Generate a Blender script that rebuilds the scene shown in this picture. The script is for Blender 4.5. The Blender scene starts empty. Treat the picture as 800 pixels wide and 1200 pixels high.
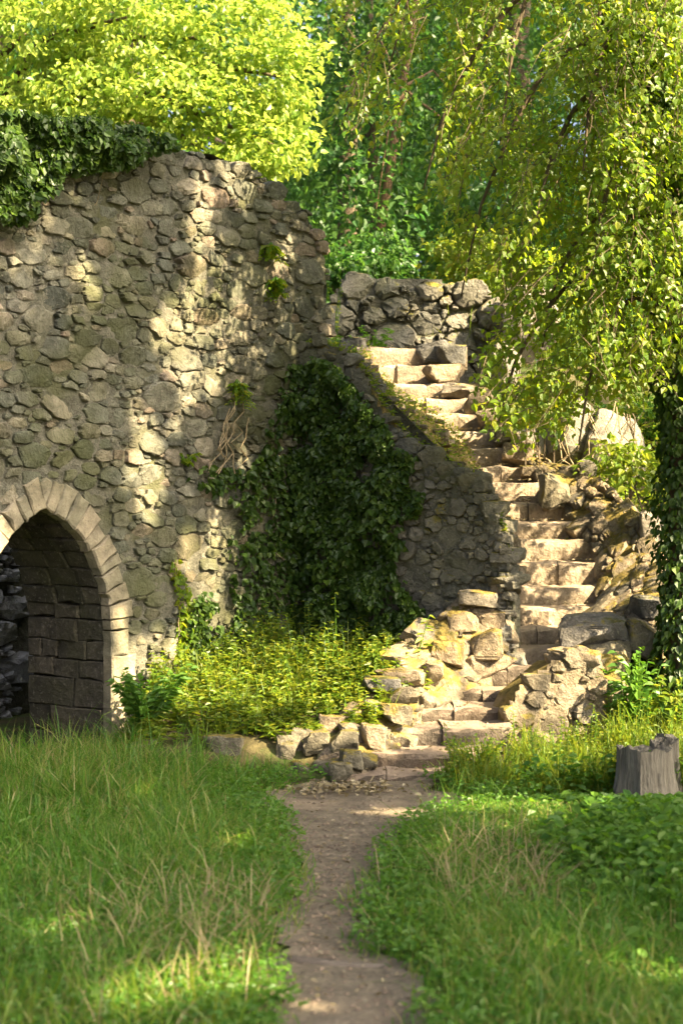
import bpy, bmesh, math, random
import numpy as np
from mathutils import Vector, Matrix, noise as mnoise

rng = np.random.default_rng(11)
random.seed(11)
sc = bpy.context.scene
COL = sc.collection
R = math.radians

# ------------------------------------------------------------------ camera
EYE = 1.9; F = 2000.0; HOR = 580.0           # eye height, focal length and horizon in photo pixels (800 x 1200)
cam_d = bpy.data.cameras.new('camera'); cam = bpy.data.objects.new('camera', cam_d); COL.objects.link(cam)
cam.location = (0, 0, EYE); cam.rotation_euler = (R(90), 0, 0)
cam_d.sensor_fit = 'VERTICAL'; cam_d.sensor_height = 36.0; cam_d.sensor_width = 24.0
cam_d.lens = 36.0*F/1200.0
cam_d.shift_y = -(600-HOR)/1200.0
cam_d.clip_start = 0.1; cam_d.clip_end = 1000
cam_d.dof.use_dof = True; cam_d.dof.focus_distance = 13.2; cam_d.dof.aperture_fstop = 2.4
sc.camera = cam

# ------------------------------------------------------------------ sky, sun, exposure
SUN_AZ, SUN_EL = 58.0, 38.0                  # degrees: azimuth from straight behind the camera towards the right
SUN = np.array([math.sin(R(SUN_AZ))*math.cos(R(SUN_EL)), -math.cos(R(SUN_AZ))*math.cos(R(SUN_EL)), math.sin(R(SUN_EL))])
world = bpy.data.worlds.new('World'); sc.world = world; world.use_nodes = True
wn = world.node_tree.nodes; wl = world.node_tree.links
sky = wn.new('ShaderNodeTexSky'); sky.sky_type = 'NISHITA'; sky.sun_disc = False; sky.air_density = 0.55; sky.dust_density = 8.0; sky.ozone_density = 0.0
sky.sun_elevation = R(SUN_EL); sky.sun_rotation = math.atan2(SUN[0], SUN[1])
bg = wn['Background']; bg.inputs['Strength'].default_value = 0.072
wl.new(sky.outputs[0], bg.inputs['Color'])
sl = bpy.data.lights.new('sun', 'SUN'); sl.energy = 5.0; sl.angle = R(0.5); sl.color = (1.0, 0.79, 0.51)
so = bpy.data.objects.new('sun', sl); COL.objects.link(so)
so.rotation_euler = Vector(-SUN).to_track_quat('-Z', 'Y').to_euler()
sc.view_settings.view_transform = 'Standard'; sc.view_settings.look = 'None'
sc.view_settings.exposure = 2.95; sc.view_settings.gamma = 1.0
sc.view_settings.use_curve_mapping = False
sc.render.engine = 'CYCLES'
sc.cycles.use_denoising = True
sc.cycles.max_bounces = 8; sc.cycles.diffuse_bounces = 4; sc.cycles.transmission_bounces = 5; sc.cycles.glossy_bounces = 2
sc.cycles.sample_clamp_indirect = 6.0

# ------------------------------------------------------------------ helpers
def P(x, y, Y):
    return np.array([(x-400)/F*Y, Y, EYE-(y-HOR)*Y/F])

def tag(o, label=None, cat=None, group=None, kind=None):
    if label: o['label'] = label
    if cat: o['category'] = cat
    if group: o['group'] = group
    if kind: o['kind'] = kind
    return o

def empty(name, loc, label, cat, group=None):
    o = bpy.data.objects.new(name, None); COL.objects.link(o); o.location = loc
    o.empty_display_size = 0.1
    return tag(o, label, cat, group)

def new_mesh(name, V, faces_flat, sizes, tone=None, smooth=False, sharp=None):
    me = bpy.data.meshes.new(name)
    V = np.ascontiguousarray(V, dtype=np.float32); n = len(V)
    ff = np.ascontiguousarray(faces_flat, dtype=np.int32); sz = np.ascontiguousarray(sizes, dtype=np.int32)
    me.vertices.add(n); me.vertices.foreach_set('co', V.ravel())
    me.loops.add(len(ff)); me.loops.foreach_set('vertex_index', ff)
    me.polygons.add(len(sz))
    st = np.zeros(len(sz), np.int32); st[1:] = np.cumsum(sz)[:-1]
    me.polygons.foreach_set('loop_start', st); me.polygons.foreach_set('loop_total', sz)
    me.polygons.foreach_set('use_smooth', np.full(len(sz), smooth))
    me.update(calc_edges=True); me.validate()
    if tone is not None:
        a = me.attributes.new('tone', 'FLOAT', 'POINT'); a.data.foreach_set('value', np.ascontiguousarray(tone, np.float32))
    if sharp: me.set_sharp_from_angle(angle=R(sharp))
    return me

class MB:                                       # collects polygons for ONE mesh object
    def __init__(s): s.v = []; s.f = []; s.t = []
    def add(s, verts, faces, tone=0.5):
        b = len(s.v); s.v += [tuple(p) for p in verts]; s.t += [tone]*len(verts)
        s.f += [tuple(i+b for i in f) for f in faces]
    def mesh(s, name, smooth=False, sharp=None):
        return new_mesh(name, np.array(s.v), np.array([i for f in s.f for i in f]), np.array([len(f) for f in s.f]), np.array(s.t), smooth, sharp)
    def build(s, name, mat, parent=None, smooth=False, sharp=None):
        return link(name, s.mesh(name, smooth, sharp), mat, parent)

def link(name, me, mat, parent=None):
    o = bpy.data.objects.new(name, me); COL.objects.link(o)
    if mat is not None and not me.materials: me.materials.append(mat)
    if parent is not None:
        o.parent = parent
        base = Vector(parent.location)+(Vector(parent.parent.location) if parent.parent else Vector())
        o.matrix_parent_inverse = Matrix.Translation(-base)
    return o

def nz(p, s=1.0, off=0.0):
    return mnoise.noise(Vector((p[0]*s+off, p[1]*s-off*0.7, p[2]*s+off*1.3)))

def tube(mb, pts, rad, n=8, tone=0.5, ridges=0.0):
    pts = [np.array(p, float) for p in pts]; m = len(pts); vs = []
    for i, p in enumerate(pts):
        d = pts[min(i+1, m-1)]-pts[max(i-1, 0)]; d = d/np.linalg.norm(d)
        a = np.cross(d, [0.31, 0.95, 0.1] if abs(d[2]) > 0.6 else [0, 0, 1]); a /= np.linalg.norm(a); b = np.cross(d, a)
        for k in range(n):
            th = 2*math.pi*k/n
            r = rad[i]*(1+ridges*math.sin(th*3+i*0.4)*0.5+ridges*random.uniform(-.5, .5))
            vs.append(p+a*math.cos(th)*r+b*math.sin(th)*r)
    fs = [(i*n+k, i*n+(k+1) % n, (i+1)*n+(k+1) % n, (i+1)*n+k) for i in range(m-1) for k in range(n)]
    fs += [tuple(range(n-1, -1, -1)), tuple((m-1)*n+k for k in range(n))]
    mb.add(vs, fs, tone)

# ------------------------------------------------------------------ materials
def mat_new(name):
    m = bpy.data.materials.new(name); m.use_nodes = True
    nt = m.node_tree; nt.nodes.clear()
    out = nt.nodes.new('ShaderNodeOutputMaterial')
    return m, nt, out

def node(nt, t, **kw):
    n = nt.nodes.new(t)
    for k, v in kw.items(): setattr(n, k, v)
    return n

def ramp(nt, src, stops, interp='LINEAR'):
    r = node(nt, 'ShaderNodeValToRGB'); r.color_ramp.interpolation = interp
    e = r.color_ramp.elements
    while len(e) < len(stops): e.new(0.5)
    for i, (p, c) in enumerate(stops):
        e[i].position = p; e[i].color = (c[0], c[1], c[2], 1) if not isinstance(c, (int, float)) else (c, c, c, 1)
    nt.links.new(src, r.inputs[0]); return r.outputs[0]

def math_n(nt, op, a, b=None, clamp=False):
    n = node(nt, 'ShaderNodeMath', operation=op, use_clamp=clamp)
    for i, v in enumerate((a, b)):
        if v is None: continue
        if isinstance(v, (int, float)): n.inputs[i].default_value = v
        else: nt.links.new(v, n.inputs[i])
    return n.outputs[0]

def mix_c(nt, fac, a, b, mode='MIX'):
    n = node(nt, 'ShaderNodeMix', data_type='RGBA', blend_type=mode)
    for sock, v in ((n.inputs[0], fac), (n.inputs[6], a), (n.inputs[7], b)):
        if isinstance(v, (int, float)): sock.default_value = v
        elif isinstance(v, tuple): sock.default_value = (*v, 1)
        else: nt.links.new(v, sock)
    return n.outputs[2]

def noise_n(nt, vec, scale, detail=4, rough=0.6, dist=0.0):
    n = node(nt, 'ShaderNodeTexNoise'); n.inputs['Scale'].default_value = scale
    n.inputs['Detail'].default_value = detail; n.inputs['Roughness'].default_value = rough; n.inputs['Distortion'].default_value = dist
    nt.links.new(vec, n.inputs['Vector']); return n.outputs[0]

def tone_of(nt):
    at = node(nt, 'ShaderNodeAttribute', attribute_name='tone'); oi = node(nt, 'ShaderNodeObjectInfo')
    return math_n(nt, 'FRACT', math_n(nt, 'ADD', at.outputs['Fac'], oi.outputs['Random']))

def stone_mat(name, stops, moss=0.0, moss_col=((0.05, 0.06, 0.010), (0.22, 0.17, 0.02)), bump=0.5, algae=0.0, scale=1.0, lichen=0.35, dirt=0.0, dust=None):
    m, nt, out = mat_new(name)
    geo = node(nt, 'ShaderNodeNewGeometry'); pos = geo.outputs['Position']
    c = ramp(nt, tone_of(nt), stops)
    n1 = noise_n(nt, pos, 9*scale, 6, 0.65, 0.3)
    c = mix_c(nt, 1.0, c, ramp(nt, n1, [(0.25, 0.45), (0.5, 0.95), (0.75, 1.5)]), 'MULTIPLY')
    n2 = noise_n(nt, pos, 34*scale, 5, 0.7)
    c = mix_c(nt, ramp(nt, n2, [(0.56, 0.0), (0.68, lichen)]), c, (0.40, 0.37, 0.29))
    n2b = noise_n(nt, pos, 60*scale, 3, 0.7)
    c = mix_c(nt, ramp(nt, n2b, [(0.30, 0.6), (0.42, 0.0)]), c, (0.03, 0.028, 0.022))
    if dirt:
        nd = noise_n(nt, pos, 2.6, 6, 0.7, 0.6)
        c = mix_c(nt, ramp(nt, nd, [(0.46, 0.0), (0.64, dirt)]), c, (0.045, 0.042, 0.026))
    if algae:
        n3 = noise_n(nt, pos, 1.3, 4, 0.6)
        c = mix_c(nt, ramp(nt, n3, [(0.42, 0.0), (0.66, algae)]), c, (0.075, 0.085, 0.028))
    if dust:
        sd = node(nt, 'ShaderNodeSeparateXYZ'); nt.links.new(geo.outputs['True Normal'], sd.inputs[0])
        nq = noise_n(nt, pos, 5.5, 5, 0.65)
        fd = ramp(nt, math_n(nt, 'ADD', math_n(nt, 'MULTIPLY', sd.outputs[2], 0.5), math_n(nt, 'MULTIPLY', nq, 0.7)), [(0.55, 0.0), (0.8, 0.85)])
        c = mix_c(nt, fd, c, dust)
    if moss:
        sx = node(nt, 'ShaderNodeSeparateXYZ'); nt.links.new(geo.outputs['Normal'], sx.inputs[0])
        n4 = noise_n(nt, pos, 4.5, 5, 0.65)
        f = math_n(nt, 'ADD', math_n(nt, 'MULTIPLY', sx.outputs[2], 0.20), n4)
        f = ramp(nt, f, [(0.78-0.3*moss, 0.0), (0.88-0.3*moss, 0.92)])
        n5 = noise_n(nt, pos, 12, 4, 0.7)
        c = mix_c(nt, f, c, ramp(nt, n5, [(0.35, moss_col[0]), (0.65, moss_col[1])]))
    b = node(nt, 'ShaderNodeBsdfPrincipled'); b.inputs['Roughness'].default_value = 0.92
    b.inputs['Specular IOR Level'].default_value = 0.25
    nt.links.new(c, b.inputs['Base Color'])
    h = math_n(nt, 'ADD', math_n(nt, 'MULTIPLY', n1, 1.0), math_n(nt, 'MULTIPLY', n2, 0.45))
    bp = node(nt, 'ShaderNodeBump'); bp.inputs['Strength'].default_value = bump; bp.inputs['Distance'].default_value = 0.05
    nt.links.new(h, bp.inputs['Height']); nt.links.new(bp.outputs[0], b.inputs['Normal'])
    nt.links.new(b.outputs[0], out.inputs[0]); return m

def leaf_mat(name, stops, trans, tfac=0.42, gloss=0.018):
    m, nt, out = mat_new(name)
    t = tone_of(nt)
    c = ramp(nt, t, stops); ct = ramp(nt, t, trans)
    d = node(nt, 'ShaderNodeBsdfDiffuse'); nt.links.new(c, d.inputs[0])
    tr = node(nt, 'ShaderNodeBsdfTranslucent'); nt.links.new(ct, tr.inputs[0])
    mx = node(nt, 'ShaderNodeMixShader'); mx.inputs[0].default_value = tfac
    nt.links.new(d.outputs[0], mx.inputs[1]); nt.links.new(tr.outputs[0], mx.inputs[2])
    g = node(nt, 'ShaderNodeBsdfGlossy'); g.inputs['Roughness'].default_value = 0.42; g.inputs[0].default_value = (0.8, 0.85, 0.8, 1)
    m2 = node(nt, 'ShaderNodeMixShader'); m2.inputs[0].default_value = gloss
    nt.links.new(mx.outputs[0], m2.inputs[1]); nt.links.new(g.outputs[0], m2.inputs[2])
    nt.links.new(m2.outputs[0], out.inputs[0]); return m

def simple_mat(name, c1, c2, scale=8.0, bump=0.4, stretch=None, extra=None):
    m, nt, out = mat_new(name)
    geo = node(nt, 'ShaderNodeNewGeometry'); vec = geo.outputs['Position']
    if stretch:
        mp = node(nt, 'ShaderNodeMapping'); mp.inputs['Scale'].default_value = stretch
        nt.links.new(vec, mp.inputs[0]); vec = mp.outputs[0]
    n1 = noise_n(nt, vec, scale, 7, 0.68, 0.2); n2 = noise_n(nt, vec, scale*6, 4, 0.7)
    c = ramp(nt, n1, [(0.3, c1), (0.7, c2)])
    c = mix_c(nt, 1.0, c, ramp(nt, n2, [(0.3, 0.6), (0.7, 1.3)]), 'MULTIPLY')
    if extra:
        n3 = noise_n(nt, vec, extra[0], 4, 0.6)
        c = mix_c(nt, ramp(nt, n3, [(extra[1], 0.0), (extra[1]+0.12, 0.85)]), c, extra[2])
    b = node(nt, 'ShaderNodeBsdfPrincipled'); b.inputs['Roughness'].default_value = 0.95; b.inputs['Specular IOR Level'].default_value = 0.2
    nt.links.new(c, b.inputs['Base Color'])
    bp = node(nt, 'ShaderNodeBump'); bp.inputs['Strength'].default_value = bump; bp.inputs['Distance'].default_value = 0.05
    nt.links.new(math_n(nt, 'ADD', n1, math_n(nt, 'MULTIPLY', n2, 0.4)), bp.inputs['Height']); nt.links.new(bp.outputs[0], b.inputs['Normal'])
    nt.links.new(b.outputs[0], out.inputs[0]); return m

M = {}
M['wall'] = stone_mat('wall_rubble', [(0, (0.055, 0.062, 0.05)), (0.2, (0.13, 0.133, 0.10)), (0.34, (0.25, 0.225, 0.16)), (0.46, (0.082, 0.09, 0.072)), (0.6, (0.18, 0.175, 0.128)), (0.74, (0.105, 0.112, 0.088)), (0.82, (0.22, 0.17, 0.125)), (0.9, (0.20, 0.195, 0.145)), (1, (0.065, 0.073, 0.058))], algae=0.6, bump=1.0, dirt=0.75)
M['mortar'] = simple_mat('old_lime_mortar', (0.08, 0.08, 0.058), (0.205, 0.198, 0.148), 14, 1.0, extra=(1.6, 0.52, (0.09, 0.095, 0.045)))
M['ashlar'] = stone_mat('ashlar', [(0, (0.25, 0.215, 0.145)), (0.5, (0.19, 0.175, 0.12)), (1, (0.28, 0.24, 0.165))], bump=0.5, algae=0.25, lichen=0.15, dirt=0.35)
M['reveal'] = stone_mat('shade_darkened_reveal', [(0, (0.05, 0.047, 0.036)), (0.5, (0.085, 0.075, 0.055)), (1, (0.038, 0.036, 0.028))], bump=0.8, algae=0.3, dirt=0.6)  # tones darkened: the passage's shade is put into the stone colour
M['dark_rubble'] = stone_mat('dark_rubble', [(0, (0.28, 0.29, 0.285)), (0.5, (0.40, 0.40, 0.385)), (1, (0.32, 0.325, 0.315))], bump=0.9)
M['flank'] = stone_mat('flank_rubble', [(0, (0.10, 0.10, 0.082)), (0.5, (0.17, 0.16, 0.125)), (1, (0.12, 0.115, 0.09))], moss=0.4, algae=0.4, bump=1.0, dirt=0.3)
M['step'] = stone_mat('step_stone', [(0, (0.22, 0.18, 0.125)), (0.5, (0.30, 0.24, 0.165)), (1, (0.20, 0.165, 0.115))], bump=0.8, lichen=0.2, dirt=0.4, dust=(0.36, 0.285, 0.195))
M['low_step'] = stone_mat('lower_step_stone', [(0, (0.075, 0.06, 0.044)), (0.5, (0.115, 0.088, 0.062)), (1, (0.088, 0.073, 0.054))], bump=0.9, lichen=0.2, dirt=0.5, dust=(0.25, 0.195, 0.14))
M['rock'] = stone_mat('mossy_rock', [(0, (0.15, 0.13, 0.088)), (0.35, (0.235, 0.185, 0.12)), (0.6, (0.125, 0.115, 0.09)), (0.8, (0.27, 0.215, 0.14)), (1, (0.17, 0.15, 0.105))], moss=0.55, bump=1.0, dirt=0.6, moss_col=((0.06, 0.06, 0.012), (0.24, 0.175, 0.035)))
M['grey_rock'] = stone_mat('grey_rock', [(0, (0.095, 0.095, 0.085)), (0.5, (0.16, 0.152, 0.132)), (1, (0.115, 0.11, 0.096))], moss=0.3, bump=1.0, dirt=0.5)
M['mound'] = stone_mat('mossy_mound', [(0, (0.17, 0.14, 0.09)), (1, (0.24, 0.19, 0.12))], moss=0.75, bump=1.0, dirt=0.3, moss_col=((0.07, 0.065, 0.014), (0.26, 0.19, 0.04)))
M['dark_rock'] = stone_mat('dark_mossy_rock', [(0, (0.09, 0.085, 0.06)), (0.5, (0.15, 0.135, 0.09)), (1, (0.11, 0.10, 0.07))], moss=0.6, bump=0.8, moss_col=((0.05, 0.055, 0.012), (0.20, 0.15, 0.02)))
M['pale_rock'] = stone_mat('pale_rock', [(0, (0.18, 0.165, 0.13)), (1, (0.25, 0.225, 0.175))], moss=0.15, bump=1.0, dirt=0.5)
M['moss_bank'] = simple_mat('moss_and_litter', (0.055, 0.055, 0.014), (0.25, 0.185, 0.06), 7, 1.0, extra=(3.2, 0.54, (0.20, 0.16, 0.095)))
M['soil'] = simple_mat('soil', (0.045, 0.040, 0.018), (0.10, 0.085, 0.035), 3, 0.8, extra=(2.2, 0.45, (0.045, 0.07, 0.015)))
M['path'] = simple_mat('trodden_earth', (0.105, 0.088, 0.062), (0.20, 0.168, 0.118), 7, 1.0, extra=(1.5, 0.56, (0.23, 0.185, 0.125)))
M['bark'] = simple_mat('bark', (0.045, 0.036, 0.022), (0.13, 0.10, 0.062), 6, 1.0, (1, 1, 0.18))
M['bark_warm'] = simple_mat('warm_bark', (0.06, 0.042, 0.024), (0.17, 0.11, 0.06), 6, 1.0, (1, 1, 0.2))
M['stump'] = simple_mat('weathered_wood', (0.085, 0.078, 0.058), (0.21, 0.195, 0.155), 9, 1.0, (1, 1, 0.12), extra=(4, 0.55, (0.09, 0.10, 0.05)))
M['timber'] = simple_mat('grey_timber', (0.09, 0.075, 0.058), (0.17, 0.145, 0.115), 9, 0.7, (0.2, 1, 1))
M['twig'] = simple_mat('dry_twig', (0.16, 0.125, 0.07), (0.32, 0.26, 0.16), 12, 0.3)
G = lambda *a: a
M['leaf_maple'] = leaf_mat('maple_leaf', [(0, (0.08, 0.15, 0.02)), (0.35, (0.15, 0.22, 0.035)), (0.7, (0.24, 0.29, 0.055)), (1, (0.17, 0.24, 0.03))], [(0, (0.30, 0.48, 0.05)), (1, (0.56, 0.64, 0.09))], 0.5)
M['leaf_linden'] = leaf_mat('linden_leaf', [(0, (0.06, 0.12, 0.010)), (0.5, (0.10, 0.16, 0.012)), (1, (0.135, 0.155, 0.013))], [(0, (0.28, 0.46, 0.016)), (0.8, (0.42, 0.52, 0.02)), (1, (0.54, 0.48, 0.025))], 0.52)
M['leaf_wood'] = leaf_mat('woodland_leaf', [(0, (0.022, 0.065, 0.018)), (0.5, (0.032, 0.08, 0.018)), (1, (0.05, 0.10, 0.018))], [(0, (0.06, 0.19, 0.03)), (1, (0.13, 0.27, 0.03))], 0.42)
M['leaf_ivy'] = leaf_mat('ivy_leaf', [(0, (0.022, 0.048, 0.008)), (0.6, (0.034, 0.068, 0.010)), (1, (0.06, 0.10, 0.012))], [(0, (0.05, 0.13, 0.01)), (1, (0.10, 0.2, 0.015))], 0.25, 0.025)
M['leaf_weed'] = leaf_mat('weed_leaf', [(0, (0.065, 0.12, 0.013)), (0.5, (0.10, 0.155, 0.016)), (1, (0.15, 0.17, 0.02))], [(0, (0.22, 0.36, 0.02)), (1, (0.38, 0.40, 0.03))], 0.42)
M['leaf_nettle'] = leaf_mat('nettle_leaf', [(0, (0.04, 0.11, 0.014)), (1, (0.075, 0.145, 0.018))], [(0, (0.13, 0.32, 0.02)), (1, (0.22, 0.40, 0.025))], 0.4)
M['grass'] = leaf_mat('grass_blade', [(0, (0.035, 0.11, 0.012)), (0.4, (0.07, 0.165, 0.018)), (0.75, (0.115, 0.195, 0.026)), (0.9, (0.17, 0.205, 0.05)), (1, (0.30, 0.25, 0.12))], [(0, (0.11, 0.32, 0.025)), (0.7, (0.26, 0.40, 0.04)), (1, (0.4, 0.36, 0.1))], 0.45)
M['dry_grass'] = leaf_mat('dry_grass', [(0, (0.22, 0.18, 0.09)), (1, (0.34, 0.28, 0.15))], [(0, (0.3, 0.25, 0.1)), (1, (0.4, 0.32, 0.14))], 0.35)
M['dead_leaf'] = leaf_mat('dead_leaf', [(0, (0.14, 0.12, 0.06)), (0.5, (0.22, 0.18, 0.10)), (1, (0.28, 0.25, 0.17))], [(0, (0.2, 0.14, 0.05)), (1, (0.2, 0.15, 0.06))], 0.2)

# ------------------------------------------------------------------ ground shape
def ss(a, b, x):
    t = np.clip((x-a)/(b-a), 0, 1); return t*t*(3-2*t)
WO = np.array([-1.67, 12.3]); WT = np.array([math.cos(R(52)), math.sin(R(52))])      # arched wall: base point at the arch's right jamb, direction along it
def wave(X, Y):
    return 0.5*np.sin(X*2.1+Y*1.3)+0.3*np.sin(X*4.7-Y*3.1+1.0)+0.2*np.sin(X*9.3+Y*8.1+2.0)
def gz(X, Y):
    X = np.asarray(X, float); Y = np.asarray(Y, float)
    hill = np.interp(Y, [11, 12.3, 13, 14, 15, 16, 17, 18, 25, 60, 300], [0.0, 0.16, 0.33, 0.72, 1.25, 1.9, 2.65, 3.25, 3.7, 6, 8])
    u = (X-WO[0])*WT[0]+(Y-WO[1])*WT[1]; w = -(X-WO[0])*WT[1]+(Y-WO[1])*WT[0]
    court = ss(-0.25, 0.0, w)*(1-ss(2.5, 2.9, w))*(1-ss(1.6, 2.1, u))
    left = 1-ss(-1.75, -1.35, X)
    hill = hill*(1-np.maximum(court, left*(1-ss(2.4, 2.9, w))))
    sl_ = 0.084+(Y-11.15)*0.62
    terr = np.interp(Y, [11.3, 11.5, 12.0, 12.5, 13.0, 13.7], [0, 0.2, 0.36, 0.46, 0.55, 0.6])*ss(-1.55, -1.35, X)*(1-ss(sl_-0.22, sl_-0.08, X))
    terr = terr*(1-ss(0.0, 0.3, w))
    z = np.maximum(hill, terr)
    return z+0.018*wave(X, Y)

# path edges: (Y, left X, right X)
PATH = [(-3, -0.25, 0.35), (4, -0.2, 0.3), (6.13, -0.17, 0.23), (6.55, -0.21, 0.28), (6.8, -0.24, 0.22), (7.04, -0.2, 0.06), (7.6, -0.21, 0.05), (8.2, -0.19, 0.09), (8.64, -0.15, 0.14), (9.27, -0.2, 0.22),
        (9.7, -0.25, 0.30), (9.95, -0.30, 0.46), (10.27, -0.38, 0.66), (10.56, -0.46, 0.72), (10.72, -0.42, 0.66), (10.9, -0.3, 0.5), (11.05, -0.15, 0.5), (11.2, 0.0, 0.5)]
PY, PL, PR = [np.array(a) for a in zip(*PATH)]
def path_dist(X, Y):                            # >0 outside the path
    l = np.interp(Y, PY, PL); r = np.interp(Y, PY, PR)
    d = np.maximum(l-X, X-r); return np.where(Y > 11.2, 1.0, d)

def axis(segs):
    out = []
    for a, b, s in segs: out.append(np.arange(a, b, s))
    return np.concatenate(out+[np.array([segs[-1][1]])])
gx = axis([(-160, -20, 14), (-20, -6, 1.4), (-6, -3, 0.3), (-3, 3.2, 0.09), (3.2, 6, 0.3), (6, 20, 1.4), (20, 160, 14)])
gy = axis([(-60, -4, 7), (-4, 4, 0.8), (4, 13.8, 0.09), (13.8, 20, 0.25), (20, 40, 1.5), (40, 300, 20)])
XX, YY = np.meshgrid(gx, gy)
V = np.stack([XX, YY, gz(XX, YY)], -1).reshape(-1, 3); nx, ny = len(gx), len(gy)
idx = np.arange(nx*ny).reshape(ny, nx)
q = np.stack([idx[:-1, :-1], idx[:-1, 1:], idx[1:, 1:], idx[1:, :-1]], -1).reshape(-1, 4)
tag(link('ground', new_mesh('ground', V, q.ravel(), np.full(len(q), 4), smooth=True), M['soil']), kind='structure')
# trodden path: its own sheet just above the ground, with a ragged edge and a few worn hollows
ys = np.arange(-3, 11.2, 0.06); cols = 15; pv = []
for Y in ys:
    l = np.interp(Y, PY, PL)-0.08+0.04*math.sin(Y*7.3)+0.03*math.sin(Y*19)+0.02*math.sin(Y*41); r = np.interp(Y, PY, PR)+0.08+0.04*math.sin(Y*6.1+2)+0.03*math.sin(Y*23)+0.02*math.sin(Y*37)
    for k in range(cols):
        X = l+(r-l)*k/(cols-1); e = abs(k/(cols-1)-0.5)*2
        z = float(gz(X, Y))+0.006+0.012*(e**4)+0.006*nz((X, Y, 0), 6)+0.003*nz((X, Y, 3), 17)
        pv.append((X, Y, z))
pi_ = np.arange(len(pv)).reshape(len(ys), cols)
q = np.stack([pi_[:-1, :-1], pi_[:-1, 1:], pi_[1:, 1:], pi_[1:, :-1]], -1).reshape(-1, 4)
tag(link('path', new_mesh('path', np.array(pv), q.ravel(), np.full(len(q), 4), smooth=True), M['path']), kind='structure')

# ------------------------------------------------------------------ rubble masonry
class Plane:                                    # a vertical plane: origin O, direction T (both ground plan), outward normal towards the camera
    def __init__(s, O, T):
        s.O = np.array(O, float); s.T = np.array(T, float)/np.linalg.norm(T); s.N = np.array([s.T[1], -s.T[0]])
    def uv(s, x, y):                            # where the photo's point (x, y) meets the plane
        k = (x-400)/F
        A = np.array([[s.T[0], -k], [s.T[1], -1.0]]); u, Yn = np.linalg.solve(A, -s.O)
        return u, EYE-(y-HOR)*Yn/F
    def w(s, u, v, d=0.0):
        p = s.O+s.T*u+s.N*d; return np.array([p[0], p[1], v])

def clip_half(poly, n, c):                      # keep n.p <= c
    out = []
    for i in range(len(poly)):
        a, b = poly[i], poly[(i+1) % len(poly)]
        da, db = n[0]*a[0]+n[1]*a[1]-c, n[0]*b[0]+n[1]*b[1]-c
        if da <= 0: out.append(a)
        if (da < 0 < db) or (db < 0 < da):
            t = da/(da-db); out.append((a[0]+(b[0]-a[0])*t, a[1]+(b[1]-a[1])*t))
    return out

def pack(bbox, asp, sizes, seed, inside=None):  # dart throwing, large stones first; coordinates (u/asp, v)
    rg = np.random.default_rng(seed); pts = np.zeros((0, 2)); rad = np.zeros(0)
    u0, u1, v0, v1 = bbox
    for r, tries in sizes:
        for _ in range(tries):
            p = np.array([rg.uniform(u0/asp, u1/asp), rg.uniform(v0, v1)])
            rr = r*rg.uniform(0.85, 1.15)
            if len(pts) and (np.hypot(*(pts-p).T) < 0.80*(rad+rr)).any(): continue
            if inside is not None and not inside(p[0]*asp, p[1]): continue
            pts = np.vstack([pts, p]); rad = np.append(rad, rr)
    return pts, rad

def cells(pts, rad, cap=1.7):
    res = []
    rg = np.random.default_rng(len(pts))
    for i in range(len(pts)):
        p = pts[i]; h = rad[i]*cap
        hx, hy, th = rad[i]*rg.uniform(1.1, 1.7), rad[i]*rg.uniform(1.0, 1.45), rg.normal(0, 0.16)
        poly = [(p[0]+a*hx*math.cos(th)-b*hy*math.sin(th), p[1]+a*hx*math.sin(th)+b*hy*math.cos(th)) for a, b in ((-rg.uniform(.7, 1), -rg.uniform(.8, 1)), (rg.uniform(.7, 1), -rg.uniform(.8, 1)), (rg.uniform(.6, 1), rg.uniform(.7, 1)), (-rg.uniform(.6, 1), rg.uniform(.7, 1)))]
        d = np.hypot(*(pts-p).T); nb = np.where((d < 2*cap*0.5*(rad[i]+rad)+h) & (d > 0))[0]
        for j in nb:
            n = pts[j]-p; c = (n@n+rad[i]**2-rad[j]**2)/2+n@p
            poly = clip_half(poly, n, c)
            if len(poly) < 3: break
        res.append(poly if len(poly) >= 3 else None)
    return res

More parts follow.
